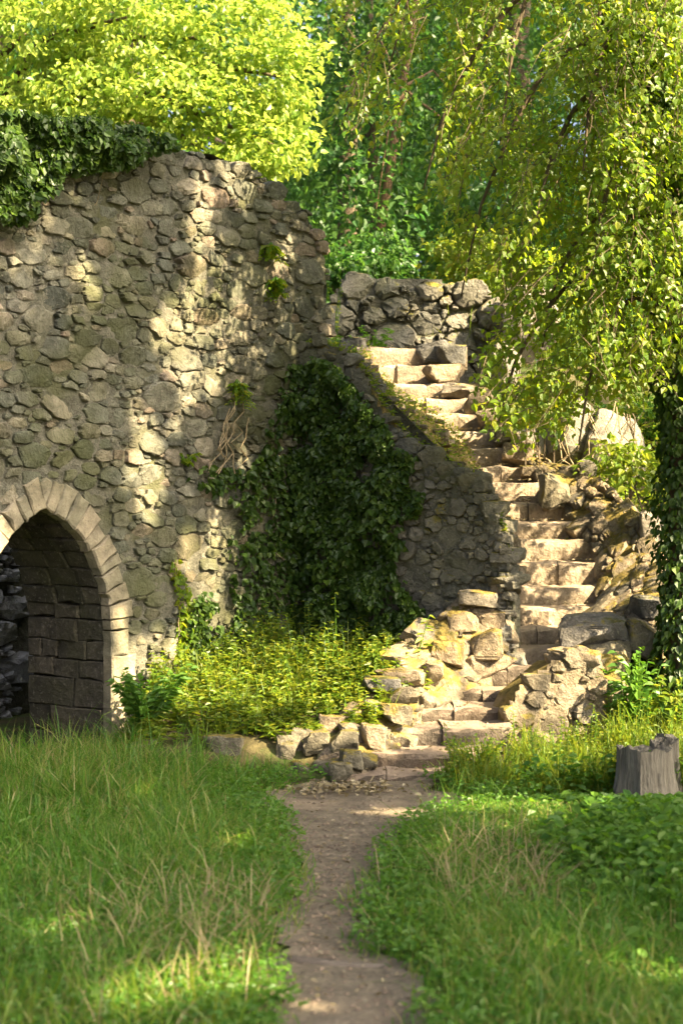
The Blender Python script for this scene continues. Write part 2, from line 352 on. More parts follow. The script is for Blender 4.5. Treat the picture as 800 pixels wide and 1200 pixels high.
def stone_geom(plane, poly, asp, rg, gap, out_d, bulge, n=11, back=0.07, surf=None):
    p = np.array(poly); m = len(p); pts = []
    for i in range(m):
        a, b = p[i], p[(i+1) % m]; L = np.hypot(*(b-a)); ch = min(0.3, rg.uniform(0.004, 0.016)/max(L, 1e-3))
        pts.append(a+(b-a)*ch)
        if L > 0.09: pts += [a+(b-a)*rg.uniform(0.25, 0.4)+rg.normal(0, 0.06*L, 2), a+(b-a)*rg.uniform(0.6, 0.75)+rg.normal(0, 0.06*L, 2)]
        elif L > 0.04: pts.append(a+(b-a)*rg.uniform(0.35, 0.65)+rg.normal(0, 0.07*L, 2))
        pts.append(b-(b-a)*ch)
    ring = np.array(pts); n = len(ring); c = ring.mean(0)
    v = ring-c; ln = np.hypot(*v.T)[:, None]; ring = c+v*np.maximum(1-gap*rg.uniform(0.3, 1.7, (n, 1))/np.maximum(ln, 1e-4), 0.3)
    d0 = rg.uniform(*out_d); tu, tv = rg.normal(0, 0.16, 2); bl = rg.uniform(*bulge)
    fn = rg.normal(0, 1, 2); fn /= np.hypot(*fn); fo = rg.uniform(0.0, 0.03); fk = rg.uniform(0.1, 0.6)     # one broken facet across the face
    vs = []; fs = []; W = surf or plane.w
    def put(r, d):
        e = (r-c)@fn-fo
        if e > 0: d -= e*fk
        vs.append(W(r[0]*asp, r[1], d))
    for r in ring: put(c+(r-c)*1.03, -back)
    for r in ring: put(r, d0+rg.normal(0, 0.004)+((r-c)@(tu, tv)))
    for r in ring:
        k = rg.uniform(0.86, 0.97); q_ = c+(r-c)*k; put(q_, d0+bl*rg.uniform(0.5, 1.2)+((q_-c)@(tu, tv)))
    for r in ring[::2]:
        k = rg.uniform(0.35, 0.6); q_ = c+(r-c)*k; put(q_, d0+bl*rg.uniform(0.7, 1.5)+((q_-c)@(tu, tv)))
    for L in range(2):
        for k in range(n): a = L*n+k; b = L*n+(k+1) % n; fs.append((a, b, b+n, a+n))
    h = (n+1)//2
    for k in range(h):
        i0 = 2*n+2*k; i1 = 2*n+(2*k+1) % n; i2 = 2*n+(2*k+2) % n; j0 = 3*n+k; j1 = 3*n+(k+1) % h
        if 2*k+1 < n: fs += [(i0, i1, j0), (i1, i2 if 2*k+2 < n or n % 2 == 0 else 2*n, j1, j0)]
        else: fs.append((i0, 2*n, j1, j0))
    fs.append(tuple(3*n+k for k in range(h)))
    return vs, fs

def mortar_face(plane, parent, mat, bbox, inside, d=-0.006, amp=0.012, res=0.035):
    us = np.arange(bbox[0], bbox[1], res); vs_ = np.arange(bbox[2], bbox[3], res); nu = len(us)
    V = [plane.w(u+random.uniform(-.008, .008), v+random.uniform(-.008, .008), d+amp*(nz((u, v, 0), 7)+0.7*nz((u, v, 5), 19))+random.gauss(0, 0.002)) for v in vs_ for u in us]
    fs = [(j*nu+i, j*nu+i+1, (j+1)*nu+i+1, (j+1)*nu+i) for j in range(len(vs_)-1) for i in range(nu-1) if inside(us[i]+res/2, vs_[j]+res/2)]
    mb = MB(); mb.add(V, fs); return mb.build('mortar', mat, parent, True)

def rubble(plane, parent, mat, bbox, asp, sizes, seed, inside, name='stone', parts=300, gap=0.004, out_d=(-0.011, 0.020), bulge=(0.003, 0.014), surf=None, n=11, view=None, sharp=14):
    rg = np.random.default_rng(seed+5)
    pts, rad = pack(bbox, asp, sizes, seed, None); cs = cells(pts, rad)
    lst = []
    for i, c in enumerate(cs):
        if c is None: continue
        ce = np.mean(c, 0)
        if not inside(ce[0]*asp, ce[1]): continue
        ar = 0.5*abs(sum(c[k][0]*c[(k+1) % len(c)][1]-c[(k+1) % len(c)][0]*c[k][1] for k in range(len(c))))
        if view is not None and not view(ce[0]*asp, ce[1]): ar *= 0.01
        lst.append((ar, c))
    lst.sort(key=lambda a: -a[0]); rest = MB()
    for k, (ar, c) in enumerate(lst):
        vs, fs = stone_geom(plane, c, asp, rg, gap, out_d, bulge, n, surf=surf)
        tone = float(rg.uniform(0, 1))
        if k < parts:
            mb = MB(); mb.add(vs, fs, tone); mb.build(name, mat, parent, True, sharp)
        else: rest.add(vs, fs, tone)
    if rest.v: tag(rest.build('small_stones', mat, parent, True, sharp), kind='stuff')
    return len(lst)

def core_prism(plane, outline, d_front, thick, mat, parent, name='mortar_core', caps=True):
    bm = bmesh.new()
    f = [bm.verts.new(plane.w(u, v, d_front)) for u, v in outline]; b = [bm.verts.new(plane.w(u, v, d_front-thick)) for u, v in outline]
    n = len(f)
    if caps: bm.faces.new(f); bm.faces.new(b[::-1])
    for i in range(n): bm.faces.new((f[i], b[i], b[(i+1) % n], f[(i+1) % n]))
    bmesh.ops.triangulate(bm, faces=[x for x in bm.faces if len(x.verts) > 4], ngon_method='EAR_CLIP'); bmesh.ops.recalc_face_normals(bm, faces=bm.faces)
    me = bpy.data.meshes.new(name); bm.to_mesh(me); bm.free()
    return link(name, me, mat, parent)

def in_poly(poly):
    pp = np.array(poly)
    def f(u, v):
        x, y = pp[:, 0], pp[:, 1]; x2, y2 = np.roll(x, -1), np.roll(y, -1)
        c = ((y > v) != (y2 > v)) & (u < (x2-x)*(v-y)/(y2-y+1e-12)+x)
        return bool(c.sum() % 2)
    return f

# ------------------------------------------------------------------ the arched ruined wall
WP = Plane(WO, WT)
wall = empty('ruined_wall', (WO[0], WO[1], 0), 'tall ruined rubble stone wall with a pointed arch doorway', 'wall')
top_px = [(-260, 150), (-120, 160), (0, 165), (60, 172), (120, 163), (190, 168), (250, 173), (295, 196), (330, 224), (362, 250), (378, 285), (384, 330), (381, 400)]
top = [WP.uv(*p) for p in top_px]; u_end = top[-1][0]
VS, HW = 0.916, 0.62; RA = (HW**2+0.885**2)/(2*HW)                # pointed arch: radius, springing height, half width (right jamb at u = 0)
def arc_r(k):                                   # 0 springing .. 1 apex, right half, returns (u, v, normal angle)
    a = k*math.acos((RA-HW)/RA); return -RA+RA*math.cos(a), VS+RA*math.sin(a), a
def arc_l(k):
    u, v, a = arc_r(k); return -2*HW-u, v, math.pi-a
ins = 0.10                                       # the core's opening is wider than the dressed stones that line it
op = [(0+ins, -0.4)]+[(lambda u, v, a: (u+ins*math.cos(a), v+ins*math.sin(a)))(*arc_r(k/7)) for k in range(8)]
op += [(lambda u, v, a: (u+ins*math.cos(a), v+ins*math.sin(a)))(*arc_l(1-k/7)) for k in range(8)]+[(-2*HW-ins, -0.4)]
op = [op[0]]+op[1:8]+[(-HW, op[8][1]+0.05)]+op[10:]
outline = [(u_end, -0.4)]+[(u, v-0.05) for u, v in reversed(top)]+[(top[0][0], -0.4)]+op[::-1]
core_prism(WP, outline, -0.012, 0.86, M['mortar'], wall, caps=False)
wall_poly = in_poly([(u_end+0.02, -0.4)]+list(reversed(top))+[(top[0][0], -0.4)])
def ring_dist(u, v):                             # distance outside the arch opening
    uu = u if u > -HW else -2*HW-u
    if v < VS: return uu
    return math.hypot(uu+RA, v-VS)-RA
def wall_in(u, v):
    if not wall_poly(u, v): return False
    lim = 0.235 if v > VS else 0.25
    return ring_dist(u, v) > lim
mortar_face(WP, wall, M['mortar'], (top[0][0], u_end+0.02, -0.2, 4.5), lambda u, v: wall_poly(u, v+0.05) and ring_dist(u, v) > 0.10, d=-0.87, res=0.09)
mortar_face(WP, wall, M['mortar'], (top[0][0], u_end+0.02, -0.2, 4.5), lambda u, v: wall_poly(u, v+0.05) and ring_dist(u, v) > 0.12, d=-0.009, amp=0.02)
nst = rubble(WP, wall, M['wall'], (top[0][0], u_end+0.05, -0.25, 4.5), 1.75, [(0.105, 50), (0.078, 300), (0.056, 1900), (0.038, 4200), (0.023, 5500)], 3, wall_in, view=lambda u, v: u > -1.05 and v > 0.05)
# voussoirs of the arch and the dressed quoins of its jambs
arch = bpy.data.objects.new('arch_doorway', None); COL.objects.link(arch); arch.parent = wall; arch.empty_display_size = 0.1
rg = np.random.default_rng(8)
def block(mb_name, mat, parent, quad, d0, back, tone=None, cham=0.012, W=None):
    q_ = np.array(quad, float); c = q_.mean(0); W = W or WP.w; vs = []
    def ringpts(s):
        out = []
        for i in range(4):
            a, b = q_[i], q_[(i+1) % 4]
            for t in (0.0, 0.5): out.append(a*(1-t)+b*t)
        out = np.array(out); v = out-c; ln = np.hypot(*v.T)[:, None]
        return c+v*np.maximum(1-s/ln, 0.2)
    j = rg.normal(0, 0.006, (8, 2))
    for r in ringpts(0.004)+j: vs.append(W(r[0], r[1], -back))
    for r in ringpts(0.005)+j: vs.append(W(r[0], r[1], d0-cham))
    for r in ringpts(0.006+cham)+j: vs.append(W(r[0], r[1], d0+rg.normal(0, 0.003)))
    fs = [(L*8+k, L*8+(k+1) % 8, (L+1)*8+(k+1) % 8, (L+1)*8+k) for L in range(2) for k in range(8)]+[tuple(16+k for k in range(8))]
    mb = MB(); mb.add(vs, fs, float(rg.uniform()) if tone is None else tone)
    return mb.build(mb_name, mat, parent, True, 30)
NV = 11
for side, arc in ((1, arc_r), (-1, arc_l)):
    ks = np.linspace(0, 0.997, NV+1)+np.concatenate([[0], rg.normal(0, 0.013, NV-1), [0]])
    for i in range(NV):
        (u0, v0, a0), (u1, v1, a1) = arc(ks[i]), arc(ks[i+1]); t0 = rg.uniform(0.175, 0.25)
        quad = [(u0, v0), (u0+t0*math.cos(a0), v0+t0*math.sin(a0)), (u1+t0*math.cos(a1), v1+t0*math.sin(a1)), (u1, v1)]
        if side < 0: quad = quad[::-1]
        block('voussoir', M['ashlar'], arch, quad, rg.uniform(0.02, 0.032), 0.07)
    v = -0.25
    while v < VS-0.05:
        h = min(rg.uniform(0.15, 0.24), VS-v)
        if VS-v-h < 0.08: h = VS-v
        wd = rg.uniform(0.18, 0.32); a, b = (0.0, wd) if side > 0 else (-2*HW-wd, -2*HW)
        block('jamb_stone', M['ashlar'], arch, [(a, v), (b, v), (b, v+h), (a, v+h)], rg.uniform(0.016, 0.03), 0.07); v += h
(ua, va, aa) = arc_r(1.0); t0 = 0.205
block('voussoir', M['ashlar'], arch, [(-HW, va+0.012), (-HW+t0*math.cos(aa)-0.004, va+t0*math.sin(aa)-0.002), (-HW, va+t0*1.10), (-HW-t0*math.cos(aa)+0.004, va+t0*math.sin(aa)-0.002)], 0.024, 0.07)
# lining of the passage: coursed blocks on the right jamb and the vault above it
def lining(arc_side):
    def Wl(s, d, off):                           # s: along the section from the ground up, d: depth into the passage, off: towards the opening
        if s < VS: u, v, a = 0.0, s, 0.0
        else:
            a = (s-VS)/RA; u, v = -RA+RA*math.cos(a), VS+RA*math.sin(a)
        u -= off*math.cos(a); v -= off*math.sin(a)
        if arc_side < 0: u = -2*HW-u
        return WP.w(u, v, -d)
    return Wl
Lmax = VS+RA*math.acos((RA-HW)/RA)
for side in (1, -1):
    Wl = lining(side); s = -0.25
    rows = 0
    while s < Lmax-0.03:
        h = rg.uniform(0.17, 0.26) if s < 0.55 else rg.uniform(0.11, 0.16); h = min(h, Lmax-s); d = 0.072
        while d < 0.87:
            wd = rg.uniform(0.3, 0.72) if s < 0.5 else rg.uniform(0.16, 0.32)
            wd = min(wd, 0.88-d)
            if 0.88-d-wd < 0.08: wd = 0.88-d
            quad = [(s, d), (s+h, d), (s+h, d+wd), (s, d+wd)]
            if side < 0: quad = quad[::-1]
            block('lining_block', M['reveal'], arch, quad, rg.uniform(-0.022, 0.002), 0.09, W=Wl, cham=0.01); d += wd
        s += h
# rubble wall that closes the small court behind the arch
BP = Plane(WO-WP.N*2.35, WT)
bwall = empty('back_rubble_wall', (*BP.O, 0), 'grey rubble wall seen through the pointed arch', 'wall')
core_prism(BP, [(-3.2, -0.4), (2.6, -0.4), (2.6, 2.6), (-3.2, 2.6)], -0.03, 0.4, M['mortar'], bwall)
rubble(BP, bwall, M['dark_rubble'], (-3.0, 1.2, -0.1, 2.3), 1.35, [(0.12, 40), (0.085, 160), (0.055, 1200), (0.035, 1500)], 21, lambda u, v: -3.0 < u < 1.2 and v < 2.25, parts=130, gap=0.010, bulge=(0.02, 0.06))

# ------------------------------------------------------------------ stairs
UP = [(757.5, 588, 668), (734, 588, 690), (709, 594, 711), (684.5, 600, 707), (657, 598, 704), (631, 602, 686), (610, 588, 669), (587.5, 580, 652), (563, 566, 632), (544.5, 556, 612), (523, 546, 592), (503, 530, 574), (483, 503, 556), (465, 466, 540), (447.5, 452, 514), (425.5, 434, 494), (405.7, 430, 536)]
LOW = [(930, 440, 505, 10.9), (907, 415, 512, 11.15), (882, 445, 548, 11.45), (852, 476, 578, 11.8), (829, 490, 585, 12.15), (806, 532, 605, 12.5), (780, 550, 640, 12.8)]
stair = empty('stone_staircase', (1.0, 11.0, 0), 'worn stone staircase climbing in a bend beside the ivy wall', 'stairs')
def slab(x0, x1, Y, z, depth, h, yaw, mat, seed, wear=0.022):
    rg = np.random.default_rng(seed); n = max(5, int((x1-x0)/0.07)); ca, sa = math.cos(yaw), math.sin(yaw); xm = (x0+x1)/2
    prof = [(0.012, -h), (0.0, -h*0.5), (0.0, -0.03), (0.016, -0.004), (0.06, 0.0), (depth*0.6, 0.003), (depth, 0.0), (depth, -h)]
    vs = []
    for i in range(n+1):
        t = i/n; x = x0+(x1-x0)*t
        e = math.sin(math.pi*t)
        nx_ = rg.normal(0, 0.005)
        for j, (dy, dz) in enumerate(prof):
            yy = dy+(nx_ if j < 5 else 0)+(rg.normal(0, 0.006) if j < 4 else 0); zz = dz+(rg.normal(0, 0.004) if dz > -h*0.7 else 0)
            if 2 <= j <= 5: zz -= wear*e
            if j in (2, 3) and (i in (0, n)): zz -= 0.012; yy += 0.008
            xr, yr = (x-xm), yy
            vs.append((xm+xr*ca-yr*sa, Y+xr*sa+yr*ca, z+zz))
    m = len(prof)
    fs = [(i*m+j, (i+1)*m+j, (i+1)*m+(j+1) % m, i*m+(j+1) % m) for i in range(n) for j in range(m)]
    fs += [tuple(range(m)), tuple(n*m+j for j in range(m-1, -1, -1))]
    mb = MB(); mb.add(vs, fs, float(rg.uniform())); return mb.build('step_stone', mat, stair, True, 35)
up3 = []
for k, (y, xl, xr) in enumerate(UP):
    Y = 13.03+0.25*k; a, b = P(xl, y, Y), P(xr, y, Y); up3.append((a, b))
low3 = [(P(xl, y, Y), P(xr, y, Y)) for (y, xl, xr, Y) in LOW]
for k, (a, b) in enumerate(up3):
    prev = up3[k-1][0][2] if k else 0.60
    h = a[2]-prev+0.05; L, Rr = a[0]-0.10, b[0]+0.10
    yaw = R(4)+rng.normal(0, R(1.0))
    cuts = [L, Rr]
    if k in (1, 4, 7, 9, 12, 13, 15): cuts = [L, L+(Rr-L)*rng.uniform(0.42, 0.62), Rr]
    for c in range(len(cuts)-1):
        slab(cuts[c]+(0.002 if c else 0), cuts[c+1]-0.002, a[1]+(0.015 if c else 0), a[2]+rng.normal(0, 0.004), 0.36, h, yaw, M['step'], 100+k*3+c)
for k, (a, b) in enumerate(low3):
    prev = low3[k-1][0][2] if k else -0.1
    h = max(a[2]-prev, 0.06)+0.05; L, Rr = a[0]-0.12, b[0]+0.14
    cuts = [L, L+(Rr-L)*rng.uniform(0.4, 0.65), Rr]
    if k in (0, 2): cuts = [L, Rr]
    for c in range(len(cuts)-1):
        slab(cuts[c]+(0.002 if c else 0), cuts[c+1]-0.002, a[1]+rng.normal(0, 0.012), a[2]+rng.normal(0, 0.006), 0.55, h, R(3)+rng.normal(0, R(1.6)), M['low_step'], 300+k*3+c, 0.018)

# side wall of the stairs (ivy-clad face) and the earth fill on top of it
_u, _v = WP.uv(350, 400); A2 = WP.w(_u, 0)[:2]; B2 = np.array(P(596, 640, 12.93)[:2])
FP = Plane(A2, B2-A2)
fl_px = [(345, 398), (385, 401), (410, 413), (430, 440), (449, 478), (471, 505), (500, 527), (540, 548), (565, 570), (581, 596), (592, 634), (597, 690)]
fl = [FP.uv(*p) for p in fl_px]; FE = fl[-1][0]
flank = empty('stair_side_wall', (*A2, 0), 'sloping rubble side wall of the upper stairs, half under ivy', 'wall')
core_prism(FP, [(fl[0][0]-0.05, 0.1)]+[(FE, 0.1)]+[(u, v-0.10) for u, v in reversed(fl)], -0.05, 0.12, M['mortar'], flank)
flp = in_poly([(fl[0][0]-0.05, 0.1), (FE+0.01, 0.1)]+list(reversed(fl)))
mortar_face(FP, flank, M['mortar'], (fl[0][0], FE, 0.15, 3.2), lambda u, v: flp(u, v+0.05), d=-0.008, amp=0.024)
rubble(FP, flank, M['flank'], (fl[0][0], FE+0.05, 0.15, 3.2), 1.15, [(0.085, 60), (0.06, 260), (0.042, 1200), (0.026, 2500)], 33, flp, parts=150, gap=0.005, out_d=(-0.016, 0.026), bulge=(0.004, 0.018))

# return face at the near end of that wall
RP = Plane(B2, (-0.12, 1.0))
rtop = [(0.0, 1.52), (0.12, 1.46), (0.25, 1.42), (0.5, 1.4)]
rin = in_poly([(-0.02, 0.3), (0.5, 0.3)]+[(u, v) for u, v in reversed(rtop)])
mortar_face(RP, flank, M['mortar'], (-0.02, 0.5, 0.3, 1.6), rin, d=-0.02, amp=0.018)
rubble(RP, flank, M['flank'], (-0.02, 0.5, 0.3, 1.6), 1.0, [(0.075, 40), (0.055, 160), (0.035, 600), (0.022, 900)], 35, rin, parts=60, gap=0.005, out_d=(-0.016, 0.026), bulge=(0.004, 0.018))

def strip(name, A, B, n, amp, mat, parent, drop=0.5, seed=0.0, bulge=0.6):
    A = np.array(A); B = np.array(B); m = len(A); vs = []
    for i in range(m):
        for j in range(-1, n+2):
            t = min(max(j/n, 0), 1); p = A[i]*(1-t)+B[i]*t
            if 0 <= j <= n: p = p+np.array([0, 0, amp*(nz(p, 5, seed)+0.5*nz(p, 13, seed))])+np.array([0, 0, amp*bulge*math.sin(math.pi*t)])
            else: p = p-np.array([0, 0, drop])
            vs.append(p)
    w = n+3; fs = [(i*w+j, i*w+j+1, (i+1)*w+j+1, (i+1)*w+j) for i in range(m-1) for j in range(w-1)]
    mb = MB(); mb.add(vs, fs); return mb.build(name, mat, parent, True)
def ruled(A, B):
    A = np.array(A); B = np.array(B); mid = (A+B)/2; L = np.concatenate([[0], np.cumsum(np.linalg.norm(np.diff(mid, axis=0), axis=1))]); wd = np.linalg.norm(B-A, axis=1)
    def at(u, t):
        a = np.array([np.interp(u, L, A[:, i]) for i in range(3)]); b = np.array([np.interp(u, L, B[:, i]) for i in range(3)]); return a*(1-t)+b*t
    Wm = float(np.median(wd))
    def W(u, v, d):
        t = v/Wm; p = at(u, t); e = 0.03
        n = np.cross(at(u+e, t)-at(u-e, t), at(u, t+0.05)-at(u, t-0.05)); n = n/max(np.linalg.norm(n), 1e-6)
        if n[2]-0.6*n[1] < 0: n = -n
        return p+n*d
    return W, float(L[-1]), Wm
def bedded(parent, mat, A, B, sizes, seed, parts=120, out_d=(-0.012, 0.03), bulge=(0.006, 0.026), gap=0.005):
    W, L, Wm = ruled(A, B)
    rubble(None, parent, mat, (0, L, 0, Wm), 1.25, sizes, seed, lambda u, v: 0.02 < u < L-0.02 and -0.02 < v < Wm+0.02, name='rock', parts=parts, gap=gap, out_d=out_d, bulge=bulge, surf=W, sharp=30)
# fill between the side wall's top and the left ends of the steps
def resamp_line(pts, n):
    p = np.array(pts, float); s = np.concatenate([[0], np.cumsum(np.linalg.norm(np.diff(p, axis=0), axis=1))]); t = np.linspace(0, s[-1], n)
    return np.stack([np.interp(t, s, p[:, i]) for i in range(3)], 1)
wall_top = resamp_line([FP.w(u, v-0.03, -0.04) for u, v in fl], 36)
left_ends = resamp_line([tuple(a+np.array([0.02, 0.12, 0.03])) for a, b in reversed(up3)]+[tuple(up3[0][0]+np.array([0.0, -0.1, -0.15]))], 36)
strip('moss_bank', wall_top[:33]-np.array([0, 0, 0.03]), left_ends[:33]-np.array([0, 0, 0.04]), 24, 0.10, M['moss_bank'], flank, 0.8, 3.0, -1.0)

# ------------------------------------------------------------------ loose and stacked rocks
def rock_mesh(seed, boxy=0.30, cuts=6, sub=4):
    rg = np.random.default_rng(seed); bm = bmesh.new(); bmesh.ops.create_icosphere(bm, subdivisions=sub, radius=1.0)
    ns = []
    for _ in range(cuts):
        n = rg.normal(0, 1, 3); n /= np.linalg.norm(n); ns.append((n, rg.uniform(0.72, 0.98)))
    for v in bm.verts:
        p = np.array(v.co); p = np.sign(p)*np.abs(p)**boxy; p = p/np.max(np.abs(p))**0.35
        for n, d in ns:
            k = p@n
            if k > d: p = p-(k-d)*n
        p = p*(1+0.10*nz(p, 1.6, seed*3.1)+0.07*nz(p, 3.3, seed*1.7)+0.045*nz(p, 7.0, seed)+0.03*abs(nz(p, 12.0, seed)))
        v.co = p
    me = bpy.data.meshes.new('rock'); bm.to_mesh(me); bm.free()
    co = np.array([v.co for v in me.vertices]); ext = np.abs(co).max(0)
    for v in me.vertices: v.co = (v.co[0]/ext[0], v.co[1]/ext[1], v.co[2]/ext[2])
    me.polygons.foreach_set('use_smooth', np.ones(len(me.polygons), bool)); me.set_sharp_from_angle(angle=R(30))
    return me
ROCKS = {}
def rock(parent, mat, c, size, seed, rot=None, name='rock', rough=False):
    key = (seed % 14, mat.name, rough)
    if key not in ROCKS: ROCKS[key] = rock_mesh(seed % 14+1, 0.75, 12) if rough else rock_mesh(seed % 14+1); ROCKS[key].materials.append(mat)
    o = bpy.data.objects.new(name, ROCKS[key]); COL.objects.link(o)
    o.parent = parent
    rr = rot if rot is not None else (random.uniform(-.12, .12), random.uniform(-.12, .12), random.uniform(-.35, .35))
    o.location = Vector(c)-Vector(parent.location); o.rotation_euler = rr; o.scale = size
    return o
def rock_px(parent, mat, x0, x1, y0, y1, Y, seed, dep=None, rot=None, grow=1.08, rough=False):
    a = P((x0+x1)/2, (y0+y1)/2, Y); w = (x1-x0)/F*Y/2*grow; h = (y1-y0)/F*Y/2*grow; d = dep or (w+h)/2
    a[1] += d*0.7
    return rock(parent, mat, a, (w, d, h), seed, rot, rough=rough)

# stones bedded along the top of the stair side wall
for i in [a_/2 for a_ in range(2, 68)]:
    for j in range(5):
        i = int(i); t = (0.02, 0.25, 0.95, 0.5, 0.75)[j]+random.uniform(-.02, .12)*(1 if j < 2 else -1); p = wall_top[i]*(1-t)+left_ends[i]*t
        if random.random() < (0.2, 0.45, 0.75, 0.5, 0.5)[j]: continue
        q_ = random.uniform(0.045, 0.10)*(1.25 if i > 20 and j < 2 else 0.8); f_ = random.uniform(.45, .75)
        rock(flank, M['flank'] if j == 0 else M['rock'], p+np.array([0, 0.02, -0.02-(0.0, 0.06, 0.0, 0.09, 0.06)[j]]), (q_*random.uniform(1, 1.5), q_, q_*f_), random.randint(0, 60), name='coping_rock')
mt = []
for _ in range(5200):
    i = random.uniform(0, 31.9); t = random.random()**1.4; a_ = int(i); f_ = i-a_
    p = (wall_top[a_]*(1-f_)+wall_top[a_+1]*f_)*(1-t)+(left_ends[a_]*(1-f_)+left_ends[a_+1]*f_)*t
    mt.append(p+np.array([0, 0, abs(random.gauss(0, 0.03))-0.085*math.sin(math.pi*min(t, 1))]))
MOSS_TUFTS = np.array(mt)
# left flank of the lower flight
fr = empty('flank_rocks', (0.5, 12, 0.1), 'mossy stacked rocks along the left of the lower steps', 'rocks')
lfA = resamp_line([P(*p) for p in [(392, 912, 11.15), (398, 868, 11.55), (420, 828, 11.95), (455, 788, 12.3), (490, 750, 12.65), (522, 716, 12.9), (540, 690, 13.02)]], 26)
lfB = resamp_line([P(*p) for p in [(412, 915, 11.17), (443, 888, 11.47), (474, 858, 11.82), (490, 832, 12.12), (530, 808, 12.46), (562, 784, 12.74), (590, 764, 12.84), (596, 722, 12.96), (588, 698, 13.04)]], 26)
strip('mossy_earth', lfA-np.array([0, 0, 0.03]), lfB-np.array([0, 0, 0.02]), 14, 0.075, M['mound'], fr, 0.5, 5.0)
bedded(fr, M['rock'], lfA-np.array([0, 0, 0.03]), lfB-np.array([0, 0, 0.02]), [(0.11, 60), (0.08, 260), (0.05, 1200), (0.03, 1200)], 71, 160, (-0.005, 0.035), (0.006, 0.025))
LF = [  # x0 x1 y0 y1 Y material
 (537, 584, 691, 714, 12.85, 'rock'), (556, 592, 716, 742, 12.9, 'mound'), (524, 562, 714, 740, 12.82, 'mound'), (546, 590, 738, 776, 12.72, 'mound'), (506, 546, 752, 786, 12.6, 'mound'),
 (472, 520, 744, 772, 12.72, 'rock'), (496, 520, 776, 806, 12.35, 'rock'), (440, 498, 784, 808, 12.22, 'rock'), (424, 470, 794, 815, 12.08, 'grey_rock'),
 (452, 490, 806, 826, 12.02, 'rock'), (398, 430, 822, 848, 11.85, 'rock'), (424, 450, 820, 846, 11.86, 'grey_rock'), (446, 482, 826, 850, 11.74, 'rock'),
 (372, 404, 838, 868, 11.7, 'rock'), (398, 430, 848, 880, 11.58, 'rock'), (422, 452, 850, 882, 11.5, 'rock'),
 (340, 374, 852, 884, 11.5, 'dark_rock'), (366, 402, 866, 900, 11.4, 'rock'), (398, 426, 880, 908, 11.2, 'dark_rock'), (420, 444, 884, 904, 11.32, 'dark_rock'), (384, 412, 894, 920, 11.1, 'dark_rock')]
for i, (x0, x1, y0, y1, Y, mn) in enumerate(LF): rock_px(fr, M[mn], x0, x1, y0, y1, Y, i*5+2, grow=1.02, rot=(random.uniform(-.06, .06), random.uniform(-.08, .08), random.uniform(-.2, .2)))
# low retaining wall below the weeds
lw = empty('low_retaining_wall', (-0.8, 11.5, 0), 'low dark dry-stone wall with mossy top below the sunny weeds', 'wall')
x = 134
while x < 392:
    w = random.uniform(30, 56)
    for row, (yb, hh, dY, mn) in enumerate(((906, 30, 0.0, 'dark_rock'), (880, 26, 0.05, 'dark_rock'))):
        ww = w*random.uniform(0.8, 1.1); xo = x+random.uniform(-6, 6)+(row % 2)*w*0.4; yo = random.uniform(-7, 6)-(6 if x > 330 else 0)*(row == 1)
        if row and random.random() < 0.3: continue
        rock_px(lw, M[mn], xo, xo+ww, yb-hh/2+yo, yb+hh/2+yo, 11.5-(x-134)/258*0.2+dY, random.randint(0, 50), grow=1.1, rot=(random.uniform(-.25, .25), random.uniform(-.22, .22), random.uniform(-.5, .5)), rough=random.random() < 0.5)
    x += w
# rock pier on the right of the lower flight
pier = empty('rock_pier', (1.6, 12.3, 0), 'mossy boulder pier with a bright sunlit face right of the lower steps', 'rocks')
PP = Plane(P(586, 800, 11.98)[:2], P(714, 800, 12.2)[:2]-P(586, 800, 11.98)[:2])
pp_ = [PP.uv(*p) for p in [(592, 880), (594, 832), (604, 812), (630, 790), (650, 774), (698, 770), (710, 800), (714, 880)]]
core_prism(PP, [(u, v-0.03) for u, v in pp_], -0.03, 0.30, M['moss_bank'], pier, 'rubble_core'); pin = in_poly(pp_)
mortar_face(PP, pier, M['mound'], (pp_[0][0], pp_[-1][0], pp_[0][1], 0.95), pin, d=-0.006, amp=0.035)
rubble(PP, pier, M['rock'], (pp_[0][0], pp_[-1][0], pp_[0][1], 0.95), 1.2, [(0.10, 30), (0.07, 120), (0.045, 600), (0.028, 900)], 81, pin, name='rock', parts=80, gap=0.005, out_d=(-0.035, 0.03), bulge=(0.006, 0.025), sharp=26)
PR_ = [(660, 742, 720, 768, 12.75, 'grey_rock'), (640, 704, 762, 792, 12.15, 'rock'), (612, 644, 790, 812, 12.05, 'rock'), (692, 742, 752, 800, 12.62, 'dark_rock'), (700, 740, 790, 840, 12.5, 'dark_rock'), (736, 772, 728, 776, 12.8, 'dark_rock')]
for i, (x0, x1, y0, y1, Y, mn) in enumerate(PR_): rock_px(pier, M[mn], x0, x1, y0, y1, Y, i*3+1, rot=(random.uniform(-.1, .1), random.uniform(-.1, .1), random.uniform(-.2, .2)))
# right parapet of the upper flight
par = empty('rubble_parapet', (2.0, 13.8, 0.8), 'tumbled mossy rubble parapet along the right of the upper stairs', 'parapet')
top_r = resamp_line([P(*p) for p in [(590, 492, 16.0), (616, 524, 15.6), (650, 541, 15.2), (690, 549, 14.9), (715, 571, 14.6), (745, 607, 14.1), (768, 642, 13.7), (780, 690, 13.2), (775, 745, 12.9)]], 30)
right_ends = resamp_line([tuple(b+np.array([0.0, 0.14, 0.06])) for a, b in reversed(up3[:12])]+[tuple(up3[0][1]+np.array([0.1, -0.15, -0.1]))], 30)
strip('rubble_core', right_ends, top_r+np.array([0, 0, -0.05]), 12, 0.045, M['mound'], par, 0.9, 9.0)
bedded(par, M['rock'], right_ends+np.array([0, 0, 0.01]), top_r+np.array([0, 0, -0.03]), [(0.10, 60), (0.075, 260), (0.05, 1200), (0.03, 1500)], 61, 200)
